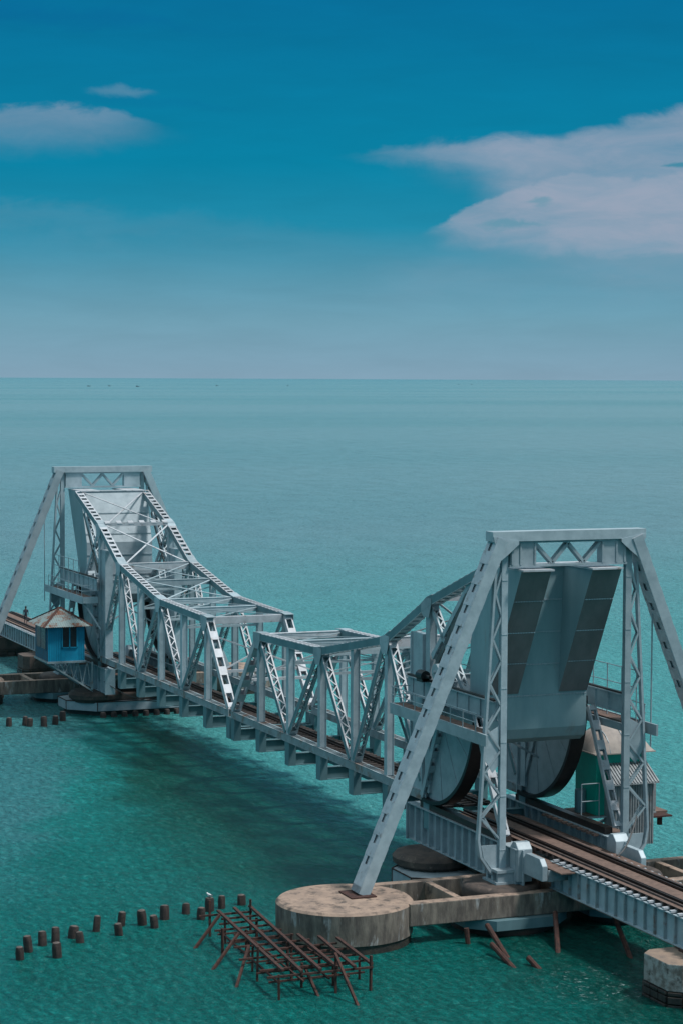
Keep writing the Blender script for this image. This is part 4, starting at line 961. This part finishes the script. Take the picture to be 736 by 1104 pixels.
# ================================================================== PERSON on the far track
pr = None
def person(name, loc, rz, label):
    me = bpy.data.meshes.new(name)
    V = [(0, 0, .92), (0, 0, 1.12), (.02, 0, 1.38), (.03, 0, 1.50), (.04, 0, 1.60), (.05, 0, 1.70), (0, .10, .86), (.10, .11, .48), (-.02, .11, .07), (.14, .12, .03),
         (0, -.10, .86), (-.08, -.11, .48), (-.22, -.11, .09), (-.08, -.12, .03), (.02, .2, 1.37), (-.04, .25, 1.1), (.08, .26, .86), (.12, .26, .77), (.02, -.2, 1.37), (.06, -.25, 1.1), (.2, -.23, .92), (.26, -.22, .84)]
    E_l = [(0, 1), (1, 2), (2, 3), (3, 4), (4, 5), (0, 6), (6, 7), (7, 8), (8, 9), (0, 10), (10, 11), (11, 12), (12, 13), (2, 14), (14, 15), (15, 16), (16, 17), (2, 18), (18, 19), (19, 20), (20, 21)]
    rad = [.14, .13, .15, .055, .095, .09, .085, .06, .04, .035, .085, .06, .04, .035, .06, .045, .032, .03, .06, .045, .032, .03]
    me.from_pydata(V, E_l, []); o = bpy.data.objects.new(name, me); C.objects.link(o)
    sk = o.modifiers.new('skin', 'SKIN')
    for i, r_ in enumerate(rad): me.skin_vertices[0].data[i].radius = (r_, r_)
    me.skin_vertices[0].data[0].use_root = True
    ss = o.modifiers.new('sub', 'SUBSURF'); ss.levels = ss.render_levels = 2
    me.materials.append(M['skin']); me.materials.append(M['cloth_dark'])
    dg = bpy.context.evaluated_depsgraph_get(); me2 = bpy.data.meshes.new_from_object(o.evaluated_get(dg)); o.modifiers.clear(); o.data = me2
    while len(me2.materials) < 3: me2.materials.append(None)
    me2.materials[0] = M['skin']; me2.materials[1] = M['cloth_dark']; me2.materials[2] = M['cloth_trouser']
    for p in me2.polygons:
        c = p.center; p.use_smooth = True
        if c.z < .96 and abs(c.y) < .2: p.material_index = 2 if c.z > .1 else 1
        elif c.z < 1.46 and not (abs(c.y) > .2 and c.z < 1.12): p.material_index = 1
        else: p.material_index = 0
    o.location = loc; o.rotation_euler = (0, 0, rz); tag(o, label, 'person')
    mb_ = MB(); mb_.lathe(.035, 0, [(.098, 1.64), (.108, 1.70), (.09, 1.77), (.04, 1.80)], 14); mb_.build('hair', 'hair', o, smooth=True)
    mb_ = MB(); mb_.box(.13, .155, -.012, .012, 1.62, 1.66)
    mb_.build('nose', 'skin', o)
    return o
person('person', (-72.6, -.35, 3.885), math.pi * .9, 'person in a dark shirt walking along the far railway track')

# ================================================================== SEAGULL
gull = empty('seagull', (37.11, -17.62, .76)); gull.scale = (.62, .62, .62); gull.location = (36.95, -17.43, .775); gull.rotation_euler.z = R(200)
tag(gull, 'white gull perched on a stump beside the rusted staging', 'bird')
mb = MB(); mb.lathe(0, 0, [(.02, -.30), (.07, -.22), (.13, -.05), (.14, .08), (.09, .18), (.075, .24), (.08, .29), (.03, .35)], 14)
mb.v = [(z * 1.0, y, .16 + x + max(0, z - .1) * .7) for x, y, z in mb.v]; mb.build('body', 'feather', gull, smooth=True)
mb = MB(); mb.bar((.37, 0, .31), (.45, 0, .29), .025, .025); mb.build('beak', 'stump_top', gull)
mb = MB(); mb.tube((.0, .04, -.01), (.0, .04, .08), .01, 5); mb.tube((.0, -.04, -.01), (.0, -.04, .08), .01, 5); mb.build('leg', 'stump_top', gull)
mb = MB()
for s_ in (-1, 1): mb.bar((.12, s_ * .13, .2), (-.38, s_ * .05, .17), .02, .12)
mb.build('wing', 'corrugated', gull)

# ================================================================== BOATS on the horizon
def boat_proto():
    root = empty('fishing_boat', (0, 0, 0))
    mb = MB(); st = [(-8, 1.2, 1.6), (-4, 2.2, 1.5), (2, 2.2, 1.7), (6, 1.4, 2.2), (8.5, .1, 3.0)]
    vs_ = []
    for x, hw, zt in st: vs_ += [(x, -hw, zt), (x, -hw * .6, -.5), (x, hw * .6, -.5), (x, hw, zt)]
    fs_ = []
    for i in range(4):
        for j in range(4): fs_.append((i * 4 + j, (i + 1) * 4 + j, (i + 1) * 4 + (j + 1) % 4, i * 4 + (j + 1) % 4))
    fs_ += [(0, 1, 2, 3), (16, 17, 18, 19)]
    mb.add(vs_, fs_); mb.build('hull', 'boat', root)
    mb = MB(); mb.box(-5.5, -1.5, -1.3, 1.3, 1.5, 4.4); mb.build('wheelhouse', 'boat', root)
    mb = MB(); mb.tube((1, 0, 1.6), (1, 0, 8), .15, 6); mb.build('mast', 'boat', root)
    return root
b0 = boat_proto(); snap()
bl = ['leftmost', 'second from left', 'third from left', 'fourth from left', 'middle right', 'second from right', 'rightmost']
for i, (px, dist, s_) in enumerate(((97, 7600, 1.0), (119, 7900, .9), (149, 7500, 1.1), (234, 8600, .9), (310, 9000, .9), (493, 12500, .9), (507, 12800, .9))):
    s_ *= .75
    o = b0 if i == 0 else copy_tree(b0)
    a = YAW + (px - 368) / 2408.8
    o.location = (CAMLOC.x - dist * math.cos(a), CAMLOC.y + dist * math.sin(a), 0); o.scale = (s_,) * 3; o.rotation_euler.z = R(80 + i * 37 % 50)
    tag(o, 'tiny dark fishing boat on the horizon, %s of the seven' % bl[i], 'boat', 'fishing boats on the horizon')
